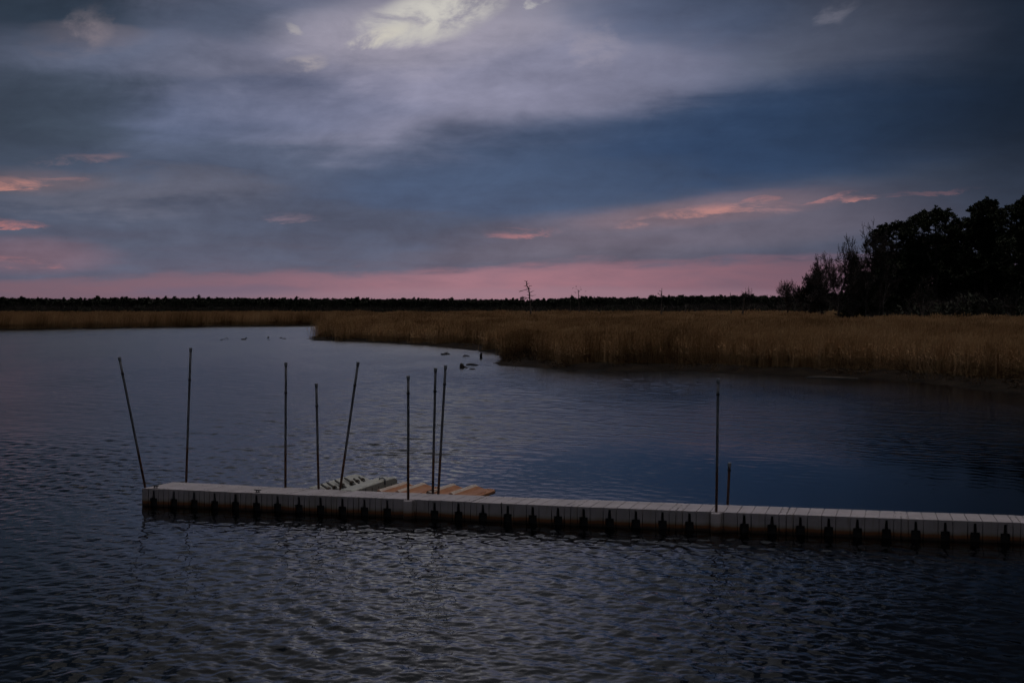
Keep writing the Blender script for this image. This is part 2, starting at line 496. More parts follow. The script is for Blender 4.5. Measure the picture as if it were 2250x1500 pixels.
def npmesh(name, V, Fq, mats, mi=None, smooth=False):
    """fast mesh from numpy arrays of vertices and quads"""
    me = bpy.data.meshes.new(name); V = np.asarray(V, np.float32); Fq = np.asarray(Fq, np.int32)
    k = Fq.shape[1]
    me.vertices.add(len(V)); me.vertices.foreach_set('co', V.ravel())
    me.loops.add(Fq.size); me.loops.foreach_set('vertex_index', Fq.ravel())
    me.polygons.add(len(Fq)); me.polygons.foreach_set('loop_start', np.arange(0, Fq.size, k, dtype=np.int32))
    me.polygons.foreach_set('use_smooth', np.full(len(Fq), smooth))
    for m in mats: me.materials.append(M[m])
    if mi is not None: me.polygons.foreach_set('material_index', np.asarray(mi, np.int32))
    me.update(calc_edges=True); me.validate(); return me


def link(name, me, parent=None, loc=None):
    o = bpy.data.objects.new(name, me); COL.objects.link(o)
    if parent is not None: o.parent = parent
    if loc is not None: o.location = loc
    return o


def tag(o, label=None, cat=None, group=None, kind=None):
    if label: o['label'] = label
    if cat: o['category'] = cat
    if group: o['group'] = group
    if kind: o['kind'] = kind
    return o


def thing(name, label, cat, loc=(0, 0, 0), rz=0.0, group=None):
    o = bpy.data.objects.new(name, None); COL.objects.link(o); o.empty_display_size = 0.3
    o.location = loc; o.rotation_euler = (0, 0, rz)
    return tag(o, label, cat, group)


# ------------------------------------------------------------------ shore line and terrain
SHORE_PX = [(2250, 879), (2200, 868), (2150, 859), (2075, 851), (2000, 844), (1900, 835), (1800, 829), (1720, 827), (1650, 824), (1560, 821), (1500, 819),
            (1400, 816), (1330, 815), (1260, 813), (1200, 812), (1130, 808), (1090, 806), (1055, 803), (1040, 798), (1056, 791), (1060, 784), (1045, 777), (1010, 771),
            (985, 768), (940, 763), (905, 759), (850, 755), (780, 751.5), (720, 750), (670, 748.5), (655, 744.5), (668, 739), (690, 733), (730, 727), (800, 722.5)]
FAR_PX = [(800, 716), (690, 716.3), (600, 717.3), (450, 718.8), (300, 721), (150, 724), (0, 727), (-300, 733), (-900, 743)]
poly = [(900, 35), (200, 42), (80, 50), (42, 59)] + [tuple(ground(*p).xy) for p in SHORE_PX + FAR_PX] + [(-700, 200), (-900, 190), (-1500, 1800), (1500, 1800), (1500, 35)]
poly = np.array(poly)


def sdist(P):
    """signed distance to the shore, positive on land"""
    P = np.asarray(P, float); out = np.empty(len(P))
    A = poly; B = np.roll(poly, -1, 0)
    for s in range(0, len(P), 20000):
        p = P[s:s + 20000]
        d2 = np.full(len(p), 1e18); inside = np.zeros(len(p), bool)
        for a, b_ in zip(A, B):
            ab = b_ - a; t = np.clip(((p - a) @ ab) / (ab @ ab), 0, 1)
            w = p - a - t[:, None] * ab
            d2 = np.minimum(d2, (w * w).sum(1))
            cnd = ((a[1] > p[:, 1]) != (b_[1] > p[:, 1]))
            with np.errstate(divide='ignore', invalid='ignore'):
                xi = (b_[0] - a[0]) * (p[:, 1] - a[1]) / (b_[1] - a[1]) + a[0]
            inside ^= cnd & (p[:, 0] < xi)
        out[s:s + 20000] = np.where(inside, 1, -1) * np.sqrt(d2)
    return out


def vnoise(x, y, seed=0):
    """cheap smooth value noise"""
    xi = np.floor(x).astype(int); yi = np.floor(y).astype(int); fx = x - xi; fy = y - yi
    fx = fx * fx * (3 - 2 * fx); fy = fy * fy * (3 - 2 * fy)
    def h(a, b_):
        v = np.sin(a * 127.1 + b_ * 311.7 + seed * 74.7) * 43758.5453
        return v - np.floor(v)
    return (h(xi, yi) * (1 - fx) + h(xi + 1, yi) * fx) * (1 - fy) + (h(xi, yi + 1) * (1 - fx) + h(xi + 1, yi + 1) * fx) * fy


def land_h(P, sd_):
    x, y = P[:, 0], P[:, 1]
    wob = (vnoise(x * .35, y * .35, 1) - .5) * 1.6 + (vnoise(x * 1.1, y * 1.1, 2) - .5) * .7
    s = sd_ + wob
    t = np.clip((s + 1.0) / 6.5, 0, 1)
    h = -0.25 + 0.66 * t * t * (3 - 2 * t)
    h += (vnoise(x * 1.7, y * 1.7, 5) - .5) * 0.14 * np.clip(s / 2, 0, 1)
    h = np.where(s < -1.0, -0.25 - np.clip(-s - 1, 0, 8) * .08, h)
    return h


def polar(r0, r1, dr, a0, a1, na):
    nr = int(math.log(r1 / r0) / dr) + 1
    r = r0 * np.exp(np.linspace(0, math.log(r1 / r0), nr)); a = np.radians(np.linspace(a0, a1, na))
    R, A = np.meshgrid(r, a, indexing='ij')
    XY = np.stack([R * np.sin(A), R * np.cos(A)], -1).reshape(-1, 2)
    i, j = np.meshgrid(np.arange(nr - 1), np.arange(na - 1), indexing='ij')
    b0 = (i * na + j).ravel()
    return XY, np.stack([b0, b0 + 1, b0 + na + 1, b0 + na], -1)


XY, Q = polar(52, 2600, 0.0075, -42, 48, 420)
Z = land_h(XY, sdist(XY))
g = link('ground', npmesh('ground', np.column_stack([XY, Z]), Q, ['ground'], smooth=True)); tag(g, kind='structure')

# ------------------------------------------------------------------ water
def polar_rows(r_, a0, a1, na):
    a = np.radians(np.linspace(a0, a1, na)); R, A = np.meshgrid(r_, a, indexing='ij'); nr = len(r_)
    i, j = np.meshgrid(np.arange(nr - 1), np.arange(na - 1), indexing='ij'); b0 = (i * na + j).ravel()
    return np.stack([R * np.sin(A), R * np.cos(A)], -1).reshape(-1, 2), np.stack([b0, b0 + 1, b0 + na + 1, b0 + na], -1)


gs = lambda r0, r1, d: list(np.exp(np.arange(math.log(r0), math.log(r1), d)))
XY, Q = polar_rows(np.array(gs(4, 13, .02) + gs(13, 46, .0015) + gs(46, 110, .0026) + gs(110, 300, .012) + gs(300, 900, .04)), -40, 40, 980)
x, y = XY[:, 0], XY[:, 1]
r = np.hypot(x, y)
Zw = np.zeros(len(x))
wr = np.random.default_rng(5)
S = lambda v, a, b_: np.clip((v - a) / (b_ - a), 0, 1) ** 2 * (3 - 2 * np.clip((v - a) / (b_ - a), 0, 1))
pn = vnoise(x * .085 + 3.1, y * .045, 8) * .65 + vnoise(x * .21, y * .10 + 7.7, 9) * .35
patch = 0.22 + 1.25 * S(pn, .25, .75)
# calmer water in the lee of the dock
e_t = np.array([0.95428, -0.29892]); n_t = np.array([0.29892, 0.95428]); O_t = np.array([-8.103, 31.30])
tt = (x - O_t[0]) * e_t[0] + (y - O_t[1]) * e_t[1]; nn = (x - O_t[0]) * n_t[0] + (y - O_t[1]) * n_t[1]
lee = S(nn, -0.5, 0.5) * (1 - S(nn + 9 * (vnoise(x * .16, y * .07, 4) - .5), 13, 26)) * S(tt, 2, 7)
amp = patch * (1 - 0.90 * lee)
amp *= 0.78 * (1 - 0.55 * (1 - S(x, -7.5, -2.5)) * (1 - S(y, 30, 36))) * (1 - .35 * S(x, 4, 9) * (1 - S(y, 30, 36)))
amp *= 1 - 0.35 * S(nn, 8, 30)
for i in range(110):
    wl = math.exp(wr.uniform(math.log(0.11), math.log(0.75)))
    th = rad(wr.normal(62, 34)) if i % 3 else rad(wr.uniform(0, 360))
    k = 2 * math.pi / wl
    a = 0.0023 * wl ** 0.95 * wr.uniform(0.5, 1.3)
    fade = 1 - S(r, wl * 210, wl * 420)
    Zw += a * fade * np.sin(k * (math.sin(th) * x + math.cos(th) * y) + wr.uniform(0, 6.28))
Zw *= amp
# wind ruffled water further out, strongest in a streak from the reed point towards the dock
sx = np.interp(y, [30, 45, 60, 80, 105], [1.0, -3.0, -4.5, -4.0, -3.0]); streak_ = np.exp(-((x - sx) / np.interp(y, [30, 105], [4.0, 9.0])) ** 2)
far_amp = S(r, 32, 46) * (.45 + .55 * patch) * (.55 + .8 * streak_) * (1 - .85 * lee)
Zf = np.zeros(len(x))
for i in range(70):
    wl = math.exp(wr.uniform(math.log(0.40), math.log(1.7))); th = rad(wr.normal(70, 30)); k = 2 * math.pi / wl
    Zf += 0.0019 * wl * wr.uniform(.5, 1.3) * (1 - S(r, wl * 190, wl * 380)) * np.sin(k * (math.sin(th) * .55 * x + math.cos(th) * 1.2 * y) + wr.uniform(0, 6.28))
Zw += Zf * far_amp
w = link('water', npmesh('water', np.column_stack([XY, Zw]), Q, ['water'], smooth=True)); tag(w, kind='structure')

# ------------------------------------------------------------------ dock
E_ANG = math.atan2(-0.29892, 0.95428)
DO = Vector((-8.103, 31.30, 0))
ZT = 0.385
FRONT = ([0, 9.7, 11.84, 12.63, 13.97, 16.1, 18.23, 20.4], [0, 0.01, 0.06, 0.09, 0.15, 0.22, 0.36, 0.52])
BACK = ([0, 1.4, 2.9, 3.7, 4.3, 5, 7.7, 9.4, 10.8, 12.5, 14.1, 17, 18.3, 20.4], [1.22, 1.15, 1.07, 1.04, .99, .99, 1.03, 1.04, 1.1, 1.16, 1.17, 1.28, 1.38, 1.5])
nf = lambda t: float(np.interp(t, *FRONT)); nb = lambda t: float(np.interp(t, *BACK))
dock = thing('floating_dock', 'long pale grey plastic floating dock with rust stained waterline crossing the water', 'dock', DO, E_ANG)


def dpos(t, n, z=0.0):
    c_, s_ = math.cos(E_ANG), math.sin(E_ANG)
    return Vector((DO.x + t * c_ - n * s_, DO.y + t * s_ + n * c_, z))


def pocket_panel(m, x0, x1, xc, wdt):
    """front panel with a tower-shaped coupler pocket open to the water"""
    P = [(x0, ZT), (x0, -.12), (xc - .088, -.12), (xc - .084, .175), (xc - .031, .175), (xc - .022, .34), (xc + .022, .34), (xc + .031, .175), (xc + .084, .175), (xc + .088, -.12), (x1, -.12), (x1, ZT)]
    m.prism(P[::-1], 'y', 0, 0.09)
    m.box(x0, x1, 0.0901, wdt, -.12, ZT)


couplers = None
GAP = 0.006


def section(t0, t1, panels, pockets, bolts, sleeve=()):
    f0, f1 = nf(t0), nf(t1); L = math.hypot(t1 - t0, f1 - f0); wdt = (nb(t0) + nb(t1)) / 2 - (f0 + f1) / 2
    m = MB()
    for a, b_ in panels:
        hit = [p for p in pockets if a < p < b_]
        if hit: pocket_panel(m, a + GAP, b_ - GAP, hit[0], wdt)
        else: m.box(a + GAP, b_ - GAP, 0, wdt, -.12, ZT)
    m.box(0.006, L - 0.006, 0.1, wdt - 0.02, -.1, ZT - 0.024)
    for bx, by in bolts:
        for s in (-0.045, 0.045):
            m.lathe([(.013, ZT - .002), (.013, ZT + .0035), (.008, ZT + .005)], 8, (bx + s, by * wdt), 1)
    o = m.obj('deck_section', ['deck', 'bolt'], dock, bevel=0.009)
    o.location = (t0, f0, random.uniform(-.004, .004)); o.rotation_euler = (random.uniform(-.004, .004), 0, math.atan2(f1 - f0, t1 - t0))
    for p in pockets:
        k = MB(); k.prism([(p - .080, -.1), (p + .080, -.1), (p + .076, .165), (p + .024, .165), (p + .017, .325), (p - .017, .325), (p - .024, .165), (p - .076, .165)], 'y', .045, .089)
        c_ = k.obj('coupler', 'rubber', o)
    return o


SP = 0.5025
t0 = -0.03
edges_l = [-0.03] + [0.22 + SP * (i + .5) for i in range(11)]
for i in range(11):
    a, b_ = edges_l[i], edges_l[i + 1]; L = b_ - a; pc = 0.22 + SP * i - a
    section(a, b_, [(0, pc - .126), (pc - .126, pc + .126), (pc + .126, L)], [pc], [(L - .06, .16), (L - .07, .72)])
JT = [edges_l[-1], 7.60, 9.72, 11.84, 13.97, 16.10, 18.23, 20.35]
for i in range(7):
    a, b_ = JT[i], JT[i + 1]; L = b_ - a; pw = L / 8
    panels = [(0, pw / 2)] + [(pw * (k + .5), pw * (k + 1.5)) for k in range(7)] + [(pw * 7.5, L)]
    pk = [pw * (1 + 2 * k) for k in range(4)]
    if i in (0,): pk.pop(1)
    if i == 3: pk.pop(1)
    section(a, b_, panels, pk, [(.06, .25), (L - .06, .25), (.06, .7), (L - .06, .7)])


def sleeve(t, n, r_=0.095, front=True, side=1):
    m = MB()
    prof = [(r_ * .97, -.12), (r_, .0), (r_, ZT - .03), (r_ * .93, ZT - .014), (.034, ZT - .012), (.034, ZT - .05)]
    m.lathe(prof, 20, (0, 0))
    d = 1 if front else -1
    m.box(-r_ * .8, r_ * 1.25, min(0.0, d * .14), max(0, d * .14), -.12, ZT - .016)
    o = m.obj('pile_sleeve', 'deck', dock); o.location = (t, n, 0); return o


sleeve(6.25, -0.055); sleeve(12.63, 0.05)
for t, n in ((0.27, 1.25), (2.89, 1.12), (3.71, 1.10), (4.26, 1.04), (6.42, 1.05), (6.55, 1.06), (12.70, 1.20)):
    sleeve(t, n, .085, False)
sleeve(-0.03, 0.15, .055, False)


def cleat(t, n):
    m = MB()
    for s in (-.028, .028): m.lathe([(.016, 0), (.011, .02), (.011, .04)], 8, (s, 0))
    m.tube([(-.085, 0, .052), (-.05, 0, .045), (0, 0, .043), (.05, 0, .045), (.085, 0, .052)], [.007, .011, .013, .011, .007], 8)
    m.box(-.05, .05, -.018, .018, -.002, .006)
    o = m.obj('cleat', 'band', dock); o.location = (t, n, ZT + .004)


cleat(0.215, 0.10); cleat(2.72, 0.09)
# black strap hung over the edge
m = MB(); m.tube([(0, .03, ZT + .008), (0, -.004, ZT + .006), (0, -.012, ZT - .05), (.012, -.012, ZT - .14), (.006, -.012, ZT - .21)], [.009] * 5, 6)
o = m.obj('strap', 'rubber', dock); o.location = (8.26, 0.005, 0)

# ------------------------------------------------------------------ poles
POLES = [
    ((319, 1070), (262, 784), .12, 'grey pipe pole leaning far to the left at the dock end'),
    ((409, 1058), (419, 764), .27, 'tallest near upright pipe pole behind the outer end of the dock'),
    ((627, 1070), (628, 796), .27, 'plumb pipe pole at the back edge left of the boat lift'),
    ((700, 1073.5), (695, 842), .22, 'shorter pipe pole standing in front of the boat lift wing'),
    ((747, 1076.5), (787, 795), .19, 'pipe pole leaning to the right in front of the lift rollers'),
    ((897, 1096.6), (897, 825), .13, 'upright pipe pole in a front sleeve before the tan floats'),
    ((951, 1084.2), (957, 808), .19, 'pipe pole with the black cable looped round its foot'),
    ((963, 1085), (979, 802), .14, 'right hand pole of the close pair behind the dock'),
    ((1574, 1123.5), (1578, 831), .10, 'lone tall pipe pole in a front sleeve of the bare dock stretch'),
    ((1599, 1108), (1603, 1016), .06, 'knee high short pipe post at the back edge beside the lone tall pole'),
]
for i, (pb, pt, bandpos, lab) in enumerate(POLES):
    b0 = ground(pb[0], pb[1], ZT); tp = at(pt[0], pt[1], b0.y + random.uniform(-.12, .12))
    d = tp - b0; L = d.length
    o = thing('mooring_pole', lab, 'pole', b0, 0, 'pipe poles holding the floating dock')
    o.rotation_euler = d.to_track_quat('Z', 'Y').to_euler()
    m = MB(); m.tube([(0, 0, -2.2)] + [(random.uniform(-.003, .003), 0, L * k / 6) for k in range(0, 6)] + [(0, 0, L - .01)], [.027] * 8, 12); m.obj('pipe', 'pipe', o)
    m = MB(); m.lathe([(.035, L - .085), (.036, L - .08), (.036, L - .008), (.030, L)], 14); m.obj('cap', 'cap', o)
    m = MB(); zb = L - .085 - .03 - bandpos * L * .75
    m.lathe([(.031, zb - .02), (.036, zb - .018), (.036, zb + .018), (.031, zb + .02)], 14); m.obj('band', 'band', o)
# cable loop at the foot of a pole
b0 = ground(951, 1084.2, ZT)
m = MB(); m.tube([(0.12 * math.cos(a), .10 * math.sin(a), .045 + .04 * math.sin(a * 1.0 + 1.2) - .035 * math.cos(a)) for a in np.linspace(0, 2 * math.pi, 25)], [.008] * 25, 6)
o = m.obj('cable_loop', 'rubber'); o.location = b0; tag(o, 'thin black cable looped round the foot of a dock pole', 'cable')

# ------------------------------------------------------------------ boat lift
lift = thing('boat_lift', 'pale green grey drive on boat lift with dark rollers moored behind the dock', 'boat lift', dpos(3.43, 1.06), E_ANG - math.atan(.16))
LL = 1.98


def hull(prof, y0, y1, name, taper):
    """cross section prof (x, z) swept along y; the far end is chamfered by taper"""
    m = MB(); n = len(prof); ys = [y0, y0 + .3 * (y1 - y0), y1 - .34, y1 - .12, y1]
    dz = [-.03, .01, .075, .075, .075 - taper]; vs_ = []
    for yy, q_ in zip(ys, dz):
        for px, pz in prof: vs_.append((px, yy, pz + (q_ if pz > .1 else 0)))
    fs = [tuple(range(n)), tuple(range(4 * n, 5 * n))[::-1]]
    for i in range(4):
        for j in range(n): fs.append((i * n + j, (i + 1) * n + j, (i + 1) * n + (j + 1) % n, i * n + (j + 1) % n))
    m.add(vs_, fs); return m.obj(name, 'lift', lift, bevel=.012)


hull([(0, -.12), (0, .40), (.05, .435), (.13, .43), (.62, .26), (.70, .24), (.74, -.12)], 0, LL, 'hull_wing', .03)
hl = hull([(.78, -.12), (.80, .40), (.86, .43), (1.14, .435), (1.19, .41), (1.20, -.12)], 0, LL - .12, 'side_float', .04)
for k in range(6):
    m = MB(); yy = .22 + k * .27; m.box(1.199, 1.2035, yy, yy + .012, -.1, .38); m.obj('seam', 'rubber', hl)
m = MB(); m.box(1.195, 1.204, 1.32, 1.45, .16, .33); m.obj('hatch', 'rubber', hl)
m = MB(); m.tube([(1.06, 1.30, .48), (1.06, 1.30, .525), (1.17, 1.30, .535), (1.205, 1.30, .50), (1.207, 1.30, .39)], [.018] * 5, 8); m.obj('strap_hook', 'cap', hl)
for k, yy in enumerate((.16, .40, .72, 1.10, 1.40, 1.62)):
    rl = MB(); s = 1.0 if k < 4 else .6
    p0 = Vector((.20 + .06 * (k > 3), yy + .06, .46 - .06 * (k > 3) + .045 * yy)); p1 = Vector((.20 + .42 * s + .06 * (k > 3), yy - .06, .46 - .155 * s - .06 * (k > 3) + .045 * yy))
    rl.tube([p0, p0.lerp(p1, .1), p0.lerp(p1, .9), p1], [.012, .024, .028, .018], 10)
    ro = rl.obj('roller', 'roller', lift)
    dc = MB(); c0 = p0.lerp(p1, .62); ax = (p1 - p0).normalized() * .022
    dc.tube([c0 - ax, c0 + ax], [.05, .05], 14, smooth=False); dc.obj('roller_wheel', 'disc', ro)

# ------------------------------------------------------------------ tan floats
def port(tm, n0, label, ridge, tongue):
    o = thing('watercraft_float', label, 'float', dpos(tm, n0), E_ANG - math.atan(.05), 'tan floats moored behind the dock')
    L = 1.46
    m = MB(); m.box(0.02, ridge[1] + .20, 0, L - .2, -.1, .35); m.box(ridge[1] + .20, tongue[1] - .10, 0, .9, -.1, .25); m.obj('base', 'tan', o, bevel=.02)
    for x0 in ridge:
        m = MB()
        ys = [0, L - .16, L - .02, L + .22]; hs = [.425, .445, .435, .22]; vs_ = []
        for yy, hh in zip(ys, hs):
            vs_ += [(x0 - .05, yy, .1), (x0 + .015, yy, hh - .012), (x0 + .07, yy, hh), (x0 + .12, yy, hh - .04), (x0 + .30, yy, max(.12, hh - .10)), (x0 + .30, yy, .08)]
        fs = [(0, 1, 2, 3, 4, 5), (23, 22, 21, 20, 19, 18)]; mi = [1, 1]
        for i in range(3):
            for j in range(6):
                fs.append((i * 6 + j, (i + 1) * 6 + j, (i + 1) * 6 + (j + 1) % 6, i * 6 + (j + 1) % 6)); mi.append(0 if (i < 2 and j in (0, 1, 2)) else 1)
        m.add(vs_, fs); m.mi = mi
        m.obj('ridge', ['cream', 'tan'], o, bevel=.012)
    a, b_ = tongue; w_ = b_ - a; R_ = w_ / 2
    P = [(a, 0), (b_, 0), (b_, 1.02)] + [(a + R_ + R_ * math.cos(u), 1.02 + .34 * math.sin(u)) for u in np.linspace(.15, math.pi - .15, 12)] + [(a, 1.02)]
    m = MB(); m.prism(P, 'z', .29, .365); tg = m.obj('tongue', 'tan', o, bevel=.02)
    m = MB(); P2 = [(a + .10, .02), (b_ - .10, .02), (b_ - .10, .80), (b_ - .2, .92), (a + .14, .92), (a + .10, .8)]
    m.prism(P2, 'z', .3655, .375); m.obj('foot_pad', 'tan', tg, bevel=.008)
    m = MB(); m.lathe([(.05, .362), (.05, .372), (.03, .376)], 14, (a + w_ * .62, 1.2)); m.obj('drain_plug', 'tan', tg)


port(5.02, 1.04, 'tan and cream ridged float next to the boat lift', (.06, .50), (.72, 1.14))
port(6.14, 1.06, 'tan and cream ridged float with the rounded tongue lying on open water', (.07, .60), (.80, 1.26))

# ------------------------------------------------------------------ plants: prototypes and scatter
HIDE = {}


def proto_coll(name): return bpy.data.collections.new(name)


def scatter(name, pts, scale, rz, tilt, vi, coll, mats_label):
    n = len(pts); me = bpy.data.meshes.new(name); me.vertices.add(n); me.vertices.foreach_set('co', np.asarray(pts, np.float32).ravel())
    a = me.attributes.new('sc', 'FLOAT_VECTOR', 'POINT'); a.data.foreach_set('vector', np.asarray(scale, np.float32).ravel())
    a = me.attributes.new('rot', 'FLOAT_VECTOR', 'POINT')
    a.data.foreach_set('vector', np.column_stack([tilt[:, 0], tilt[:, 1], rz]).astype(np.float32).ravel())
    a = me.attributes.new('vi', 'INT', 'POINT'); a.data.foreach_set('value', np.asarray(vi, np.int32))
    o = link(name, me)
    t = bpy.data.node_groups.new(name, 'GeometryNodeTree')
    t.interface.new_socket('Geometry', in_out='INPUT', socket_type='NodeSocketGeometry'); t.interface.new_socket('Geometry', in_out='OUTPUT', socket_type='NodeSocketGeometry')
    N = t.nodes.new; Lk = t.links.new
    gi = N('NodeGroupInput'); go = N('NodeGroupOutput'); ip = N('GeometryNodeInstanceOnPoints'); ci = N('GeometryNodeCollectionInfo')
    ci.inputs['Collection'].default_value = coll; ci.inputs['Separate Children'].default_value = True; ci.inputs['Reset Children'].default_value = True
    def attr(nm, ty):
        k = N('GeometryNodeInputNamedAttribute'); k.data_type = ty; k.inputs['Name'].default_value = nm; return k.outputs['Attribute']
    Lk(gi.outputs[0], ip.inputs['Points']); Lk(ci.outputs[0], ip.inputs['Instance']); ip.inputs['Pick Instance'].default_value = True
    Lk(attr('vi', 'INT'), ip.inputs['Instance Index']); Lk(attr('sc', 'FLOAT_VECTOR'), ip.inputs['Scale'])
    er = N('FunctionNodeEulerToRotation'); Lk(attr('rot', 'FLOAT_VECTOR'), er.inputs[0]); Lk(er.outputs[0], ip.inputs['Rotation'])
    Lk(ip.outputs[0], go.inputs[0])
    md = o.modifiers.new('scatter', 'NODES'); md.node_group = t
    return o


def quads_from(center, du, dv):
    """quads with half-axes du, dv round each center"""
    n = len(center)
    V = np.stack([center - du - dv, center + du - dv, center + du + dv, center - du + dv], 1).reshape(-1, 3)
    return V, np.arange(4 * n).reshape(-1, 4)


def reed_tuft(seed, n=34, rad_=0.75, mats=('reed', 'plume')):
    g_ = np.random.default_rng(seed); V = []; Fq = []; mi = []
    def add(vq, m_):
        o = len(V); V.extend(vq); Fq.append((o, o + 1, o + 2, o + 3)); mi.append(m_)
    for _ in range(n):
        p = g_.normal(0, rad_ * .5, 2); h = g_.uniform(2.0, 3.05); ln = g_.normal(0, .16, 2) + np.array([.10, 0]); a = g_.uniform(0, math.pi)
        w = np.array([math.cos(a), math.sin(a), 0]) * g_.uniform(.010, .016)
        z = [0, h * .55, h]; c_ = [np.array([p[0] + ln[0] * (k / h) ** 1.7, p[1] + ln[1] * (k / h) ** 1.7, k]) for k in z]
        for i in range(2): add([c_[i] - w, c_[i] + w, c_[i + 1] + w * .6, c_[i + 1] - w * .6], 0)
        # blades
        for _b in range(g_.integers(2, 4)):
            k = g_.uniform(.35, .88); q0 = c_[0] + (c_[2] - c_[0]) * k; q0[2] = h * k
            t = g_.uniform(0, 6.28); out = np.array([math.cos(t), math.sin(t), 0]); L = g_.uniform(.25, .5)
            q1 = q0 + out * L * .6 + np.array([0, 0, L * .35]); sd_ = np.cross(out, (0, 0, 1)) * .014 + np.array([0, 0, .008])
            add([q0 - sd_, q0 + sd_, q1 + sd_ * .3, q1 - sd_ * .3], 0)
        if g_.random() < .75:
            d = np.array([ln[0] * .5 + .12, ln[1] * .5, 1.0]); d /= np.linalg.norm(d); L = g_.uniform(.20, .34)
            for t in (a, a + 1.57):
                s_ = np.array([math.cos(t), math.sin(t), 0]) * g_.uniform(.028, .045)
                b0_ = c_[2] - d * .05; add([b0_ - s_ * .4, b0_ + s_ * .5, b0_ + d * L * .55 + s_, b0_ + d * L * .5 - s_], 1)
                add([b0_ + d * L * .5 - s_, b0_ + d * L * .55 + s_, b0_ + d * L + s_ * .1, b0_ + d * L - s_ * .1], 1)
    return npmesh('reed_tuft', V, Fq, mats, mi)


RC = proto_coll('reed_tufts')
for s in range(6): RC.objects.link(bpy.data.objects.new('reed_tuft_%d' % s, reed_tuft(40 + s)))


RW = proto_coll('wet_reed_tufts')
for s in range(3): RW.objects.link(bpy.data.objects.new('wet_reed_tuft_%d' % s, reed_tuft(60 + s, 26, .9, ('wet_reed', 'wet_reed'))))


def reed_points(n, a0, a1, r0, r1, margin, g_):
    a = np.radians(g_.uniform(a0, a1, n)); r_ = r0 * np.exp(g_.uniform(0, math.log(r1 / r0), n))
    P = np.column_stack([r_ * np.sin(a), r_ * np.cos(a)]); s = sdist(P)
    mg = margin + (vnoise(P[:, 0] * .12, P[:, 1] * .12, 3) - .5) * 5 + (vnoise(P[:, 0] * .45, P[:, 1] * .3, 13) - .5) * 3.5
    keep = s > mg
    return P[keep], s[keep] - mg[keep], r_[keep]


g_ = np.random.default_rng(3)
P1, s1, r1_ = reed_points(64000, -12, 26, 62, 520, 4.2, g_)
# no reeds inside the wooded corner
def grove_mask(P): return (P[:, 1] > 205 + (P[:, 0] - 62) * -.25) & (P[:, 0] > .232 * P[:, 1] - 2)
kp = ~grove_mask(P1) & (r1_ < 500)
P1, s1, r1_ = P1[kp], s1[kp], r1_[kp]
hz = land_h(P1, sdist(P1))
edge_h = np.clip(.64 + s1 * .018, .5, .84) + .16 * np.clip((r1_ - 170) / 150, 0, 1)
clump = vnoise(P1[:, 0] * .11, P1[:, 1] * .05, 6) * .6 + vnoise(P1[:, 0] * .30, P1[:, 1] * .16, 16) * .4
hs = edge_h * (.70 + .60 * clump + g_.normal(0, .06, len(P1)))
wd = np.clip(r1_ / 150, .8, 2.4)
n1 = len(P1)
R1 = scatter('reeds', np.column_stack([P1, hz - .03]), np.column_stack([wd, wd, hs]), g_.uniform(0, 6.28, n1) * .15, g_.normal(0, .05, (n1, 2)), g_.integers(0, 6, n1), RC, None)
tag(R1, 'dense golden brown reed bed on the marsh point in the middle distance', 'reeds', kind='stuff')
P2, s2, r2_ = reed_points(15000, -28, -6.0, 260, 560, 3.0, g_)
kp = P2[:, 1] > 285 - 0 * P2[:, 0]
sep_ = np.array([(p[0] < -34 or p[1] > 330) for p in P2]); P2, s2, r2_ = P2[kp & sep_], s2[kp & sep_], r2_[kp & sep_]
n2 = len(P2); wd = np.full(n2, 2.0)
R2 = scatter('reeds', np.column_stack([P2, np.full(n2, .2)]), np.column_stack([wd, wd, g_.normal(1.08, .08, n2)]), g_.uniform(0, 1, n2), g_.normal(0, .04, (n2, 2)), g_.integers(0, 6, n2), RC, None)
tag(R2, 'thin strip of reeds along the far left bank below the distant wood', 'reeds', kind='stuff')
# bent and fallen stems on the mud bank
a = np.radians(g_.uniform(-10, 24, 3600)); r_ = g_.uniform(60, 230, 3600)
P3 = np.column_stack([r_ * np.sin(a), r_ * np.cos(a)]); s3 = sdist(P3); kp = (s3 > 2.2) & (s3 < 6.5); P3 = P3[kp]; s3 = s3[kp]; n3 = len(P3)
h3 = land_h(P3, s3)
R3 = scatter('fallen_reeds', np.column_stack([P3, h3 - .02]), np.column_stack([np.full(n3, .7), np.full(n3, .7), g_.uniform(.12, .4, n3)]), g_.uniform(0, 6.28, n3),
             g_.normal(0, .75, (n3, 2)), g_.integers(0, 3, n3), RW, None)
tag(R3, 'flattened broken reeds lying on the dark mud bank', 'fallen reeds', kind='stuff')


# ------------------------------------------------------------------ trees
def leaf_clumps(centers, radii, per, size, g_, flat=.7, up=.3):
    n = len(centers) * per
    c_ = np.repeat(np.asarray(centers), per, 0); rr = np.repeat(np.asarray(radii), per)
    d = g_.normal(0, 1, (n, 3)); d /= np.linalg.norm(d, axis=1)[:, None]
    p = c_ + d * (rr * g_.uniform(.35, 1.0, n) ** .6)[:, None] * np.array([1, 1, flat])
    u = d + g_.normal(0, .6, (n, 3)) + np.array([0, 0, up]); u /= np.linalg.norm(u, axis=1)[:, None]
    w_ = np.cross(u, g_.normal(0, 1, (n, 3))); w_ /= np.linalg.norm(w_, axis=1)[:, None] + 1e-9
    s = size * g_.uniform(.6, 1.4, n)
    return quads_from(p, u * s[:, None], w_ * (s * .38)[:, None])


def limb_path(p0, d, L, g_, seg=4, droop=0.0, wob=.12):
    pts = [Vector(p0)]; d = Vector(d).normalized()
    for i in range(seg):
        d = (d + Vector(g_.normal(0, wob, 3)) + Vector((0, 0, droop))).normalized()
        pts.append(pts[-1] + d * (L / seg))
    return pts


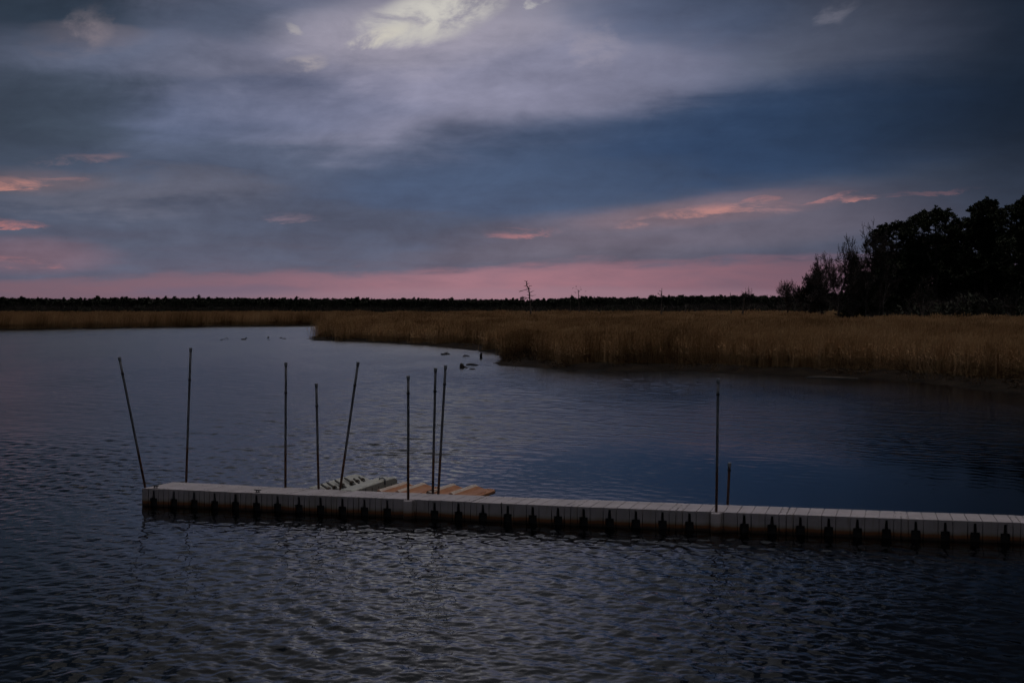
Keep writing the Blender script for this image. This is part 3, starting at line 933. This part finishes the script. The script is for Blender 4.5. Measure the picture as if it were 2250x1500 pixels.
def pine(name, label, x_, Y, top_y, crown_px, base_frac, seed, group, shape='round', dens=1.0, mat_='needle'):
    g_ = np.random.default_rng(seed); top = at(x_, top_y, Y); base = Vector((top.x, Y, .3)); h = top.z - .3; W = crown_px / F * Y
    o = thing(name, label, 'tree', base, 0, group)
    tr = MB(); sway = g_.normal(0, .25, 2)
    tp = [(sway[0] * math.sin(k * 2.2), sway[1] * math.sin(k * 2.6), h * k) for k in np.linspace(0, .97 if shape == 'cone' else .92, 9)]
    tr.tube([(0, 0, -.6)] + tp[1:], [h * .016 * (1.05 - .9 * k) for k in np.linspace(0, .97, 9)], 8)
    cen = []; rd = []
    nl = int(34 * dens * (1.0 if shape == 'round' else 1.5))
    for i in range(nl):
        k = (i + g_.random()) / nl; z = h * (base_frac + (1 - base_frac) * k * .97)
        if shape == 'round': prof = math.sqrt(max(.02, 1 - (2 * (k * .82 + .12) - 1) ** 2)) * (.75 + .4 * g_.random())
        elif shape == 'broken': prof = (.55 + .45 * math.sin(k * 9 + seed)) * math.sqrt(max(.05, 1 - k ** 2.2)) * (.7 + .5 * g_.random())
        else: prof = (1.0 - k) ** .8 * (.75 + .4 * g_.random()) + .05
        L = max(.5, W / 2 * prof); t = i * 2.399 + g_.normal(0, .4)
        up = (.15 + .55 * k) if shape != 'cone' else -.05
        pts = limb_path((np.interp(z, [0, h], [0, tp[-1][0]]), 0, z), (math.cos(t), math.sin(t), up), L, g_, 4, .04 if shape != 'cone' else -.03)
        if shape != 'cone': pts = [Vector((p.x, p.y, min(p.z, h * .955 - .6 * (p.x ** 2 + p.y ** 2) / (W / 2)))) for p in pts]
        tr.tube(pts, [h * .0042 * (1.15 - .2 * q_) * (1.2 - k * .7) for q_ in range(5)], 4, cap=False)
        for j in (1, 2, 3, 4):
            if j == 1 and L > 1.5 and shape == 'round': continue
            if shape == 'cone':
                cen.append(np.array(pts[j])); rd.append(.30 + .22 * L * (1 - j * .12)); continue
            for _ in range(7):
                cen.append(np.array(pts[j]) + g_.normal(0, .10 * L + .14, 3) * np.array([1, 1, .6])); rd.append(g_.uniform(.20, .44) * (.7 + W * .03))
    dome = lambda p: h * .985 - (.55 if shape == 'round' else .9) * (W / 2) * ((p[0] - tp[-1][0]) ** 2 + p[1] ** 2) / (W / 2) ** 2 - 1.2 * g_.random() ** 2
    cen = [np.array([p[0], p[1], min(p[2], dome(p))]) if shape != 'cone' else p for p in cen]
    cen.append(np.array([tp[-1][0], tp[-1][1], h * .985])); rd.append(.35)
    cr = leaf_clumps(cen, rd, int(20 * (1 if shape != 'cone' else 1.6)), .15, g_, .62 if shape != 'cone' else .35)
    tr.obj('trunk', 'bark', o)
    link('crown', npmesh('crown', cr[0], cr[1], [mat_]), o)
    return o


def bare_tree(name, label, x_, Y, top_y, crown_px, seed, group, fork=.35, bark='bark', lean=0.0, dens=1.0):
    g_ = np.random.default_rng(seed); top = at(x_, top_y, Y); h = top.z - .3; W = crown_px / F * Y
    o = thing(name, label, 'tree', Vector((top.x, Y, .3)), 0, group)
    tr = MB(); tw = MB()
    tips = []
    def grow(p, d, L, r_, depth):
        seg = 4 if depth < 3 else 3
        pts = limb_path(p, d, L, g_, seg, .05 if depth else .1, .13 + .03 * depth)
        rr = [max(.021, r_ * (1 - .45 * i / seg)) for i in range(seg + 1)]
        (tr if depth < 2 else tw).tube(pts, rr, 6 if depth < 2 else 3, cap=False)
        if depth >= 5: return
        nb_ = int(round((4 if depth == 0 else g_.integers(3, 5)) * dens))
        for i in range(nb_):
            k = g_.uniform(.35, 1.0) if depth else g_.uniform(.7, 1)
            idx = min(seg - 1, int(k * seg)); q0 = pts[idx].lerp(pts[idx + 1], k * seg - idx)
            dd = (pts[-1] - pts[-2]).normalized()
            ang = g_.uniform(.35, 1.0); ax = Vector(g_.normal(0, 1, 3)); ax = (ax - dd * ax.dot(dd)).normalized()
            nd = dd * math.cos(ang) + ax * math.sin(ang); nd.x *= 1.15; nd.z = nd.z * .85 + .18
            grow(q0, nd, L * g_.uniform(.52, .78), rr[idx] * g_.uniform(.42, .62), depth + 1)
        grow(pts[-1], (pts[-1] - pts[-2]) + Vector((0, 0, .05)), L * .62, rr[-1] * .85, depth + 1)
    grow((0, 0, -.3), (lean, 0, 1), h * fork, h * .016 + .07, 0)
    zs = [p for p in tr.v + tw.v]
    mz = np.percentile([p[2] for p in zs], 96); mx = np.percentile([abs(p[0]) for p in zs], 98)
    sx = (W / 2) / mx; sz = h / mz
    for b_ in (tr, tw): b_.v = [(p[0] * sx, p[1] * sx, p[2] * sz) for p in b_.v]
    tr.obj('trunk', bark, o); tw.obj('twigs', 'twig', o)
    return o


GP = 'pines of the wood on the right bank'
pine('pine_tree', 'round crowned pine with sky showing under its crown', 2058, 225, 450, 150, .60, 101, GP)
pine('pine_tree', 'pine with spiky uneven top between the round crown and the frame edge', 2168, 218, 430, 165, .42, 102, GP, 'broken', 1.3)
pine('pine_tree', 'tallest dark pine cut by the right edge of the picture', 2262, 208, 408, 190, .35, 103, GP, 'broken', 1.4)
pine('pine_tree', 'bushy pine on the left shoulder of the right hand wood', 1968, 232, 482, 135, .36, 104, GP, 'round', 1.5)
pine('pine_tree', 'lower pine filling the gap below the spiky topped one', 2118, 228, 478, 112, .25, 105, GP, 'round', 1.2)
pine('pine_tree', 'shorter pine under the left shoulder of the wood', 1995, 226, 548, 130, .18, 106, GP, 'round', 1.3)
pine('pine_tree', 'low dark pine at the edge of the wood beside the bare forked tree', 1934, 236, 536, 112, .12, 107, GP, 'cone', 1.2)
pine('pine_tree', 'dark pine deep in the wood under the tallest one', 2215, 224, 520, 170, .12, 108, GP, 'round', 1.5)
pine('pine_tree', 'broad low pine below the round crowned one', 2060, 236, 572, 150, .10, 109, GP, 'round', 1.5)
pine('pine_tree', 'low spreading pine below the spiky topped one', 2150, 232, 580, 160, .08, 110, GP, 'round', 1.5)
pine('pine_tree', 'pine standing outside the right edge of the picture', 2360, 205, 430, 190, .2, 111, GP, 'round', 1.3)
for i in range(16):
    fx = 1935 + i * 29 + random.uniform(-10, 10)
    pine('pine_tree', 'dark pine deep inside the right hand wood merged with its neighbours', fx, random.uniform(246, 285), np.interp(fx, [1935, 1990, 2060, 2250, 2400], [592, 545, 520, 500, 480]) + random.uniform(-14, 22),
         random.uniform(105, 150), .05, 140 + i, 'pines deep inside the right hand wood', ('round', 'broken')[i % 2], 1.25)
pine('cedar_tree', 'narrow layered cedar standing right of the bare forked tree', 1881, 238, 559, 100, .04, 120, None, 'cone', 1.9, 'cedar')
GB = 'bare trees along the edge of the wood'
bare_tree('bare_tree', 'wide forked bare tree left of the cedar', 1836, 234, 545, 150, 201, GB, .34)
bare_tree('bare_tree', 'smaller bare tree leaning on the left of the forked one', 1800, 242, 582, 105, 202, GB, .28)
bare_tree('bare_tree', 'low bristly bare tree at the tip of the wood', 1773, 252, 608, 78, 203, GB, .22, dens=1.2)
bare_tree('bare_tree', 'fine twigged bare tree against the left shoulder of the pines', 1930, 228, 518, 110, 204, GB, .30)
bare_tree('bare_tree', 'thin bare tree between the cedar and the pines', 1905, 230, 560, 80, 205, GB, .33)
bare_tree('bare_tree', 'domed bare tree rising from the far tree line left of the wood', 1727, 300, 625, 62, 206, GB, .4)
bare_tree('bare_tree', 'bare tree top between the two leftmost pines', 2012, 240, 512, 60, 207, GB, .4)
bare_tree('bare_tree', 'pale barked bare tree with crooked low branches in front of the pines', 2022, 205, 610, 60, 208, GB, .35, 'pale_bark', dens=.75)
bare_tree('bare_tree', 'slender pale forked tree in front of the bushy pine', 1942, 212, 585, 62, 209, GB, .45, 'pale_bark', dens=.8)
bare_tree('bare_tree', 'short slanting pale tree below the cedar', 1868, 222, 652, 40, 210, GB, .5, 'pale_bark', .25, dens=.7)
bare_tree('bare_tree', 'short grey tree below the forked bare tree', 1808, 228, 640, 60, 211, GB, .3, 'pale_bark', dens=.9)
bare_tree('bare_tree', 'small bare tree with spread crown on the far tree line', 1637, 330, 638, 36, 212, GB, .45, dens=.8)

# brush under the wood
g_ = np.random.default_rng(21)
UC = proto_coll('brush_clumps')
for s in range(4):
    b_ = MB(); gg = np.random.default_rng(300 + s)
    for i in range(46):
        p = gg.normal(0, .9, 2); d = (gg.normal(0, .35), gg.normal(0, .35), 1)
        pts = limb_path((p[0], p[1], 0), d, gg.uniform(1.4, 3.2), gg, 3, .02, .22); b_.tube(pts, [.03, .024, .018, .008], 3, 0, cap=False)
        for _ in range(4):
            k = pts[gg.integers(1, 3)]; b_.tube(limb_path(k, gg.normal(0, 1, 3) + np.array([0, 0, .6]), gg.uniform(.5, 1.2), gg, 2, 0, .2), [.014, .010, .005], 3, 0, cap=False)
    cl = leaf_clumps(gg.normal(0, .8, (26, 3)) * np.array([1, 1, .5]) + np.array([0, 0, 1.1]), gg.uniform(.4, .8, 26), 26, .13, gg)
    V0 = np.array(b_.v); F0 = np.array([f for f in b_.f if len(f) == 4])
    me = npmesh('brush', np.vstack([V0, cl[0]]), np.vstack([F0, cl[1] + len(V0)]), ['twig', 'farneedle'], [0] * len(F0) + [1] * len(cl[1]))
    UC.objects.link(bpy.data.objects.new('brush_%d' % s, me))
n = 1500
a = g_.uniform(0.0, 1, n); Yb = g_.uniform(203, 300, n); pxb = 1700 + a ** .8 * 760
P4 = np.array([at(px_, 690, Y_).xy for px_, Y_ in zip(pxb, Yb + (2250 - pxb) * .04)])
sc_ = g_.uniform(.8, 2.2, n) * np.clip((pxb - 1690) / 330, .30, 1.25)
U = scatter('undergrowth', np.column_stack([P4, np.full(n, .25)]), np.column_stack([sc_, sc_, sc_]), g_.uniform(0, 6.28, n), g_.normal(0, .08, (n, 2)), g_.integers(0, 4, n), UC, None)
tag(U, 'dark leafless brush filling the foot of the wood on the right', 'undergrowth', kind='stuff')

# far wood, one mass along the horizon
FC = proto_coll('far_tree_kinds')
for s in range(7):
    gg = np.random.default_rng(500 + s); hh = 12.0; cen = []; rd = []
    b_ = MB(); b_.tube([(0, 0, -1), (gg.normal(0, .1), 0, 6), (0, 0, 11.6)], [.2, .14, .03], 4, cap=False)
    kind = s % 3
    for i in range(42):
        k = gg.uniform(0, 1)
        if kind == 0: z = hh * (.30 + .68 * k); R_ = 2.4 * math.sqrt(max(.03, 1 - (1.9 * k - .9) ** 2))
        elif kind == 1: z = hh * (.08 + .9 * k); R_ = 2.1 * (1 - k) ** .75 + .15
        else: z = hh * (.15 + .80 * k); R_ = 2.2 * math.sqrt(max(.05, 1 - k ** 2.5))
        t = gg.uniform(0, 6.28); q_ = R_ * math.sqrt(gg.random()); cen.append((q_ * math.cos(t), q_ * math.sin(t), z)); rd.append(gg.uniform(.5, .95))
    cl = leaf_clumps(cen, rd, 15, .42, gg, .7)
    V0 = np.array(b_.v); F0 = np.array([f for f in b_.f if len(f) == 4])
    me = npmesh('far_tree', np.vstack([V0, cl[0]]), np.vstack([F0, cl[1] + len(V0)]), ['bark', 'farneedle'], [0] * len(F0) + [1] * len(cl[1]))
    FC.objects.link(bpy.data.objects.new('far_tree_%d' % s, me))
# depth and top row of the far wood, by bearing
TX = [-700, 0, 160, 300, 430, 600, 800, 930, 1000, 1130, 1250, 1290, 1340, 1420, 1460, 1560, 1640, 1700, 1760, 1900, 2300, 2900]
TY = [655, 655, 655, 656, 654, 656, 656, 658, 657, 660, 655, 652, 655, 656, 650, 652, 648, 652, 650, 640, 630, 620]
TZ = [620, 640, 660, 700, 760, 820, 860, 860, 850, 820, 700, 660, 640, 620, 590, 540, 500, 470, 430, 400, 380, 360]
pts = []; scs = []
for row in range(6):
    step = 1.35 + row * .15
    xx = -700.0
    while xx < 2900:
        Zr = np.interp(xx, TX, TZ) + row * 9 + g_.uniform(-4, 4); ty = np.interp(xx, TX, TY) + g_.normal(0, 1.6) + 3.0 * (float(vnoise(np.array([xx * .018]), np.array([3.3]), 4)[0]) - .5) + (1.0 if row > 1 else 4.0)
        if g_.random() < .05: ty -= g_.uniform(2, 5)
        p = at(xx, ty, Zr); h_ = max(5.0, p.z - .3); pts.append((p.x, p.y, .3)); scs.append((h_ / 12 * g_.uniform(.75, 1.05), ) * 2 + (h_ / 12,))
        xx += step * F / Zr * g_.uniform(.6, 1.5)
pts = np.array(pts); n = len(pts)
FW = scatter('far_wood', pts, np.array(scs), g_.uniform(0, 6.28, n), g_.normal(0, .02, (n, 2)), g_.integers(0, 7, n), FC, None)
tag(FW, 'low dark pine wood running along the whole horizon', 'wood', kind='stuff')
# brush in front of the far wood
n = 3600
pxb = g_.uniform(-700, 2300, n); Zb = np.interp(pxb, TX, TZ) - g_.uniform(3, 22, n)
P5 = np.array([at(a_, 690, b_).xy for a_, b_ in zip(pxb, Zb)]); sc_ = g_.uniform(1.3, 2.6, n)
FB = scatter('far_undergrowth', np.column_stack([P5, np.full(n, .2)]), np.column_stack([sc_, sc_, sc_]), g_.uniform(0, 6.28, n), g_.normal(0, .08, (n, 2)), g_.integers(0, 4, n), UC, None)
tag(FB, 'grey leafless brush along the foot of the far wood', 'undergrowth', kind='stuff')


# ------------------------------------------------------------------ dead snags in the marsh
def snag(label, Y, trunk, branches, r0, r1, group='dead trees standing in the reeds'):
    base = at(trunk[0][0], trunk[0][1], Y); base.z = .3
    o = thing('dead_tree', label, 'dead tree', base, 0, group)
    W = lambda p, j=0: at(p[0], p[1], Y) - base + Vector((0, j, 0))
    m = MB(); pts = [Vector((0, 0, -.2))] + [W(p) for p in trunk]; n_ = len(pts)
    m.tube(pts, [r0 + (r1 - r0) * i / (n_ - 1) for i in range(n_)], 7); m.obj('trunk', 'snag', o)
    for br in branches:
        m = MB(); jj = random.uniform(-.5, .5)
        pp = [W(p, jj * i) for i, p in enumerate(br)]; k = len(pp)
        m.tube(pp, [.075 - .055 * i / (k - 1) for i in range(k)], 5); m.obj('branch', 'snag', o)
    return o


S1 = lambda x, y: (1100 + x / 12.5, 600 + y / 12.5)
snag('tallest dead tree in the reeds with short crooked branches', 262, [S1(850, 1290), S1(830, 1150), S1(815, 900), S1(800, 700), S1(790, 560), S1(768, 420), S1(715, 330), S1(708, 240)],
     [[S1(708, 245), S1(690, 215), S1(645, 205)], [S1(708, 240), S1(730, 225), S1(730, 190)], [S1(715, 300), S1(740, 282), S1(795, 282)], [S1(715, 300), S1(750, 322)], [S1(718, 345), S1(670, 357), S1(630, 345)],
      [S1(780, 430), S1(782, 360)], [S1(782, 358), S1(815, 355), S1(860, 345)], [S1(755, 395), S1(690, 392)], [S1(775, 430), S1(825, 425)], [S1(765, 435), S1(680, 455), S1(575, 490), S1(490, 532)], [S1(590, 488), S1(500, 495)],
      [S1(795, 540), S1(850, 510), S1(915, 480)], [S1(775, 505), S1(710, 500)], [S1(800, 605), S1(870, 622), S1(980, 600)], [S1(785, 615), S1(720, 592)], [S1(790, 680), S1(710, 695), S1(640, 745)], [S1(710, 692), S1(640, 700), S1(560, 710)], [S1(705, 690), S1(690, 660), S1(600, 640)],
      [S1(815, 920), S1(880, 940), S1(925, 965), S1(915, 1000)]], .19, .07)
S2 = lambda x, y: (1220 + x / 13.63, 610 + y / 13.63)
snag('slim dead tree with small birds circling its bare top', 300, [S2(722, 1180), S2(715, 1000), S2(708, 700), S2(700, 520), S2(688, 400)], [[S2(690, 420), S2(676, 340)], [S2(690, 430), S2(712, 375)], [S2(705, 560), S2(740, 535)]], .16, .06)
snag('faint thin dead stem left of the bird tree', 310, [S2(440, 1200), S2(450, 1040), S2(460, 800), S2(472, 520)], [[S2(470, 600), S2(478, 490)], [S2(445, 1090), S2(410, 1050)]], .13, .03)
snag('leaning dead stump right of the bird tree', 290, [S2(1085, 1175), S2(1055, 1100), S2(1015, 1000), S2(990, 930)], [[S2(1040, 1070), S2(1080, 1090)]], .17, .08)
snag('short dead stub between two leaning stems', 300, [S2(1185, 1110), S2(1180, 1050), S2(1170, 980)], [[S2(1178, 1040), S2(1160, 1030)]], .12, .05)
snag('thin dead stem leaning left beyond the short stub', 295, [S2(1385, 1190), S2(1370, 1100), S2(1345, 1010), S2(1335, 930)], [[S2(1365, 1080), S2(1350, 1060)]], .11, .05)
S3 = lambda x, y: (1400 + x / 13.63, 610 + y / 13.63)
snag('straight mast like dead tree with side branches on its left', 280, [S3(715, 1150), S3(725, 900), S3(735, 600), S3(740, 320)], [[S3(735, 420), S3(700, 405), S3(645, 365)], [S3(730, 560), S3(660, 500), S3(625, 430)], [S3(718, 520), S3(716, 420)], [S3(650, 490), S3(590, 470)]], .19, .05)
snag('shorter dead pole close beside the mast like dead tree', 276, [S3(770, 1140), S3(775, 1000), S3(785, 880)], [[S3(776, 980), S3(768, 940)]], .10, .05)
snag('stout dead stem right of the mast like dead tree', 284, [S3(1435, 1160), S3(1440, 1050), S3(1455, 900), S3(1460, 800)], [[S3(1430, 1140), S3(1410, 1090)]], .14, .06)
S4 = lambda x, y: (1580 + x / 10.23, 600 + y / 10.23)
snag('dead tree with a forked bare top left of the wood', 290, [S4(530, 930), S4(545, 760), S4(565, 560), S4(580, 470), S4(600, 395)], [[S4(575, 480), S4(545, 430), S4(505, 395)], [S4(590, 435), S4(640, 430), S4(680, 415)], [S4(560, 520), S4(500, 440)], [S4(520, 920), S4(500, 860)]], .22, .05)
snag('slim dark dead stem between the mast and the forked dead tree', 292, [S4(275, 930), S4(262, 760), S4(255, 560), S4(250, 430)], [[S4(255, 500), S4(265, 460)]], .17, .03)

# ------------------------------------------------------------------ birds, ducks, stumps
def bird(px_, py_, Y, up, rz, label):
    m = MB(); s = .2
    body = [(-.9, 0, 0), (-.55, 0, .02), (-.1, 0, .03), (.35, 0, .05), (.6, 0, .09), (.78, 0, .08)]
    m.tube([(a_ * s, b_ * s, c_ * s) for a_, b_, c_ in body], [.03 * s, .12 * s, .2 * s, .17 * s, .12 * s, .02 * s], 8)
    for sd_ in (-1, 1):
        vs_ = [(.25 * s, 0, .08 * s), (.3 * s, sd_ * .7 * s, (.1 + up) * s), (.05 * s, sd_ * 1.6 * s, (.05 + up * 1.5) * s), (-.15 * s, sd_ * .8 * s, (.05 + up) * s), (-.25 * s, 0, .05 * s)]
        v2 = [(a_, b_, c_ - .05 * s) for a_, b_, c_ in vs_]
        m.add(vs_ + v2, [(0, 1, 2, 3, 4), (9, 8, 7, 6, 5)] + [(i, 5 + i, 5 + (i + 1) % 5, (i + 1) % 5) for i in range(5)])
    o = m.obj('bird', 'feather'); o.location = at(px_, py_, Y); o.rotation_euler = (0, random.uniform(-.2, .2), rz)
    tag(o, label, 'bird', 'birds circling a dead tree')


for i, (bx, by, lab) in enumerate(((627, 268, 'small dark bird flying highest above the dead tree top'), (755, 287, 'small dark bird flying up right of the dead tree top'), (620, 330, 'small dark bird just left of the dead tree top'),
                                   (525, 320, 'leftmost faint bird flying near the slim dead tree'), (772, 360, 'small bird flying level with the dead tree tip on its right'), (902, 408, 'bird farthest to the right of the slim dead tree'),
                                   (588, 440, 'upper of two birds low on the left of the dead tree'), (618, 468, 'lower of two birds low on the left of the dead tree'), (728, 415, 'bird flying closest to the slim dead trunk'))):
    bird(*S2(bx, by), 292 + i % 3, (.5, -.2, .3, .6)[i % 4], .7 * i, lab)


def duck(px_, py_, label, rz, s=.34):
    s *= .78
    p = ground(px_, py_)
    m = MB(); body = [(-.75, .16), (-.55, .16), (-.1, .10), (.3, .10), (.5, .16)]
    m.tube([(a_ * s, 0, c_ * s) for a_, c_ in body], [.05 * s, .16 * s, .27 * s, .24 * s, .08 * s], 10)
    m.tube([(.38 * s, 0, .2 * s), (.48 * s, 0, .42 * s), (.56 * s, 0, .52 * s), (.7 * s, 0, .5 * s), (.88 * s, 0, .46 * s)], [.11 * s, .09 * s, .12 * s, .08 * s, .03 * s], 8)
    o = m.obj('duck', 'feather'); o.location = (p.x, p.y, -.02); o.rotation_euler = (0, 0, rz); tag(o, label, 'duck', 'ducks on the water')


duck(976, 779, 'dark duck on bright water at the mouth of the small inlet', .2, .6)
duck(982.5, 778.6, 'duck closest to the inlet bank, right of its companion', 2.6, .55)
duck(536, 746.3, 'dark duck resting low on the open water left of the marsh point', .1, .75)
duck(487, 747.2, 'leftmost small duck far out left of the marsh point', 1.0, .45)


def rock(name, px_, py_, sx, sy, sz, label, cat, seed, group=None, material='dark'):
    p = ground(px_, py_); sx, sy, sz = sx * .8, sy * .8, sz * .8; gg = np.random.default_rng(seed); m = MB(); n_, k_ = 6, 10; vs_ = []
    for i in range(n_ + 1):
        ph = math.pi / 2 * i / n_
        for j in range(k_):
            t = 2 * math.pi * j / k_; q_ = gg.uniform(.8, 1.15)
            vs_.append((sx * math.cos(ph) * math.cos(t) * q_, sy * math.cos(ph) * math.sin(t) * q_, sz * math.sin(ph) * gg.uniform(.9, 1.08) - .06))
    fs = [(i * k_ + j, i * k_ + (j + 1) % k_, (i + 1) * k_ + (j + 1) % k_, (i + 1) * k_ + j) for i in range(n_) for j in range(k_)]
    m.add(vs_, fs, 0, True); o = m.obj(name, material); o.location = p; tag(o, label, cat, group)


GS = 'dark tussocks off the marsh point'
rock('tussock', 589.5, 742.6, .20, .2, .42, 'small pointed dark tussock standing alone in the water', 'tussock', 1, GS)
rock('tussock', 590.5, 746.6, .40, .3, .14, 'flat dark tussock below the pointed one', 'tussock', 2, GS)
rock('tussock', 617.5, 742.6, .34, .3, .24, 'rounded dark tussock left of the one nearest the point', 'tussock', 3, GS)
rock('tussock', 625, 744.4, .44, .35, .22, 'broad dark tussock nearest the tip of the marsh point', 'tussock', 4, GS)
# curved dead stems poking out of the water
for px_, py_, lab, flip in ((494, 746.5, 'thin curved dead stem poking from the water beside the leftmost duck', 1), (500, 746.2, 'bent dead stem arching over the water beside the curved one', -1)):
    p = ground(px_, py_); m = MB(); m.tube([(-.1 * flip, 0, -.1), (-.05 * flip, 0, .15), (.05 * flip, 0, .27), (.22 * flip, 0, .30), (.34 * flip, 0, .22)], [.035, .035, .03, .025, .012], 6)
    o = m.obj('drift_stick', 'dark'); o.location = p; tag(o, lab, 'stick')
# stump off the near point
p = ground(1015, 808.5); o = thing('tree_stump', 'dark broken stump standing in the water off the near reed bank', 'stump', p)
m = MB(); m.tube([(0, 0, -.2), (0, 0, .1), (-.01, 0, .25), (.0, 0, .34), (.02, 0, .36)], [.20, .18, .15, .12, .05], 9); m.obj('trunk', 'dark', o)
m = MB(); m.tube([(.1, 0, .05), (.25, -.05, .10), (.42, -.1, .02)], [.10, .07, .03], 7); m.obj('root', 'dark', o)
p = ground(1034, 803.6); m = MB(); m.tube([(-.35, 0, .08), (-.1, 0, .12), (.2, .05, .10), (.6, .1, .06)], [.05, .09, .08, .03], 7)
o = m.obj('driftwood_log', 'dark'); o.location = p; tag(o, 'dark log lying at the tip of the near bank behind the stump', 'log')
p = ground(1037, 811); m = MB(); m.tube([(-.22, 0, .0), (0, 0, .03), (.25, .0, .01)], [.03, .05, .03], 7)
o = m.obj('driftwood_log', 'dark'); o.location = p; tag(o, 'small flat piece of wood afloat right below the stump', 'log')
p = ground(1057, 787.5); m = MB(); m.tube([(0, 0, -.2), (0, 0, .3), (.03, 0, .55)], [.13, .12, .09], 8)
o = m.obj('wood_post', 'dark'); o.location = p; tag(o, 'short dark wooden post at the back of the small inlet', 'post')
p = ground(1024, 784); m = MB(); m.tube([(-.3, 0, .06), (-.1, 0, .13), (.1, 0, .12), (.35, 0, .05)], [.04, .08, .07, .03], 7)
o = m.obj('driftwood_log', 'dark'); o.location = p; tag(o, 'knobby dark log half sunk in the small inlet', 'log')
p = ground(1130, 810); m = MB(); m.tube([(0, 0, -.1), (0, 0, .06), (.01, 0, .13), (0, 0, .16)], [.035, .035, .03, .012], 8)
o = m.obj('marker_stake', 'white'); o.location = p; tag(o, 'tiny white stake at the water edge below the reeds', 'stake')
a_ = ground(1772, 829.3); b_ = ground(1885, 832); m = MB(); d = b_ - a_
m.tube([Vector((0, 0, .03)), d * .3 + Vector((0, .1, .05)), d * .65 + Vector((0, .05, .04)), d + Vector((0, 0, .02))], [.03, .05, .045, .02], 7)
o = m.obj('driftwood_log', 'pale'); o.location = a_; tag(o, 'long thin pale driftwood stem lying along the right hand water edge', 'log')
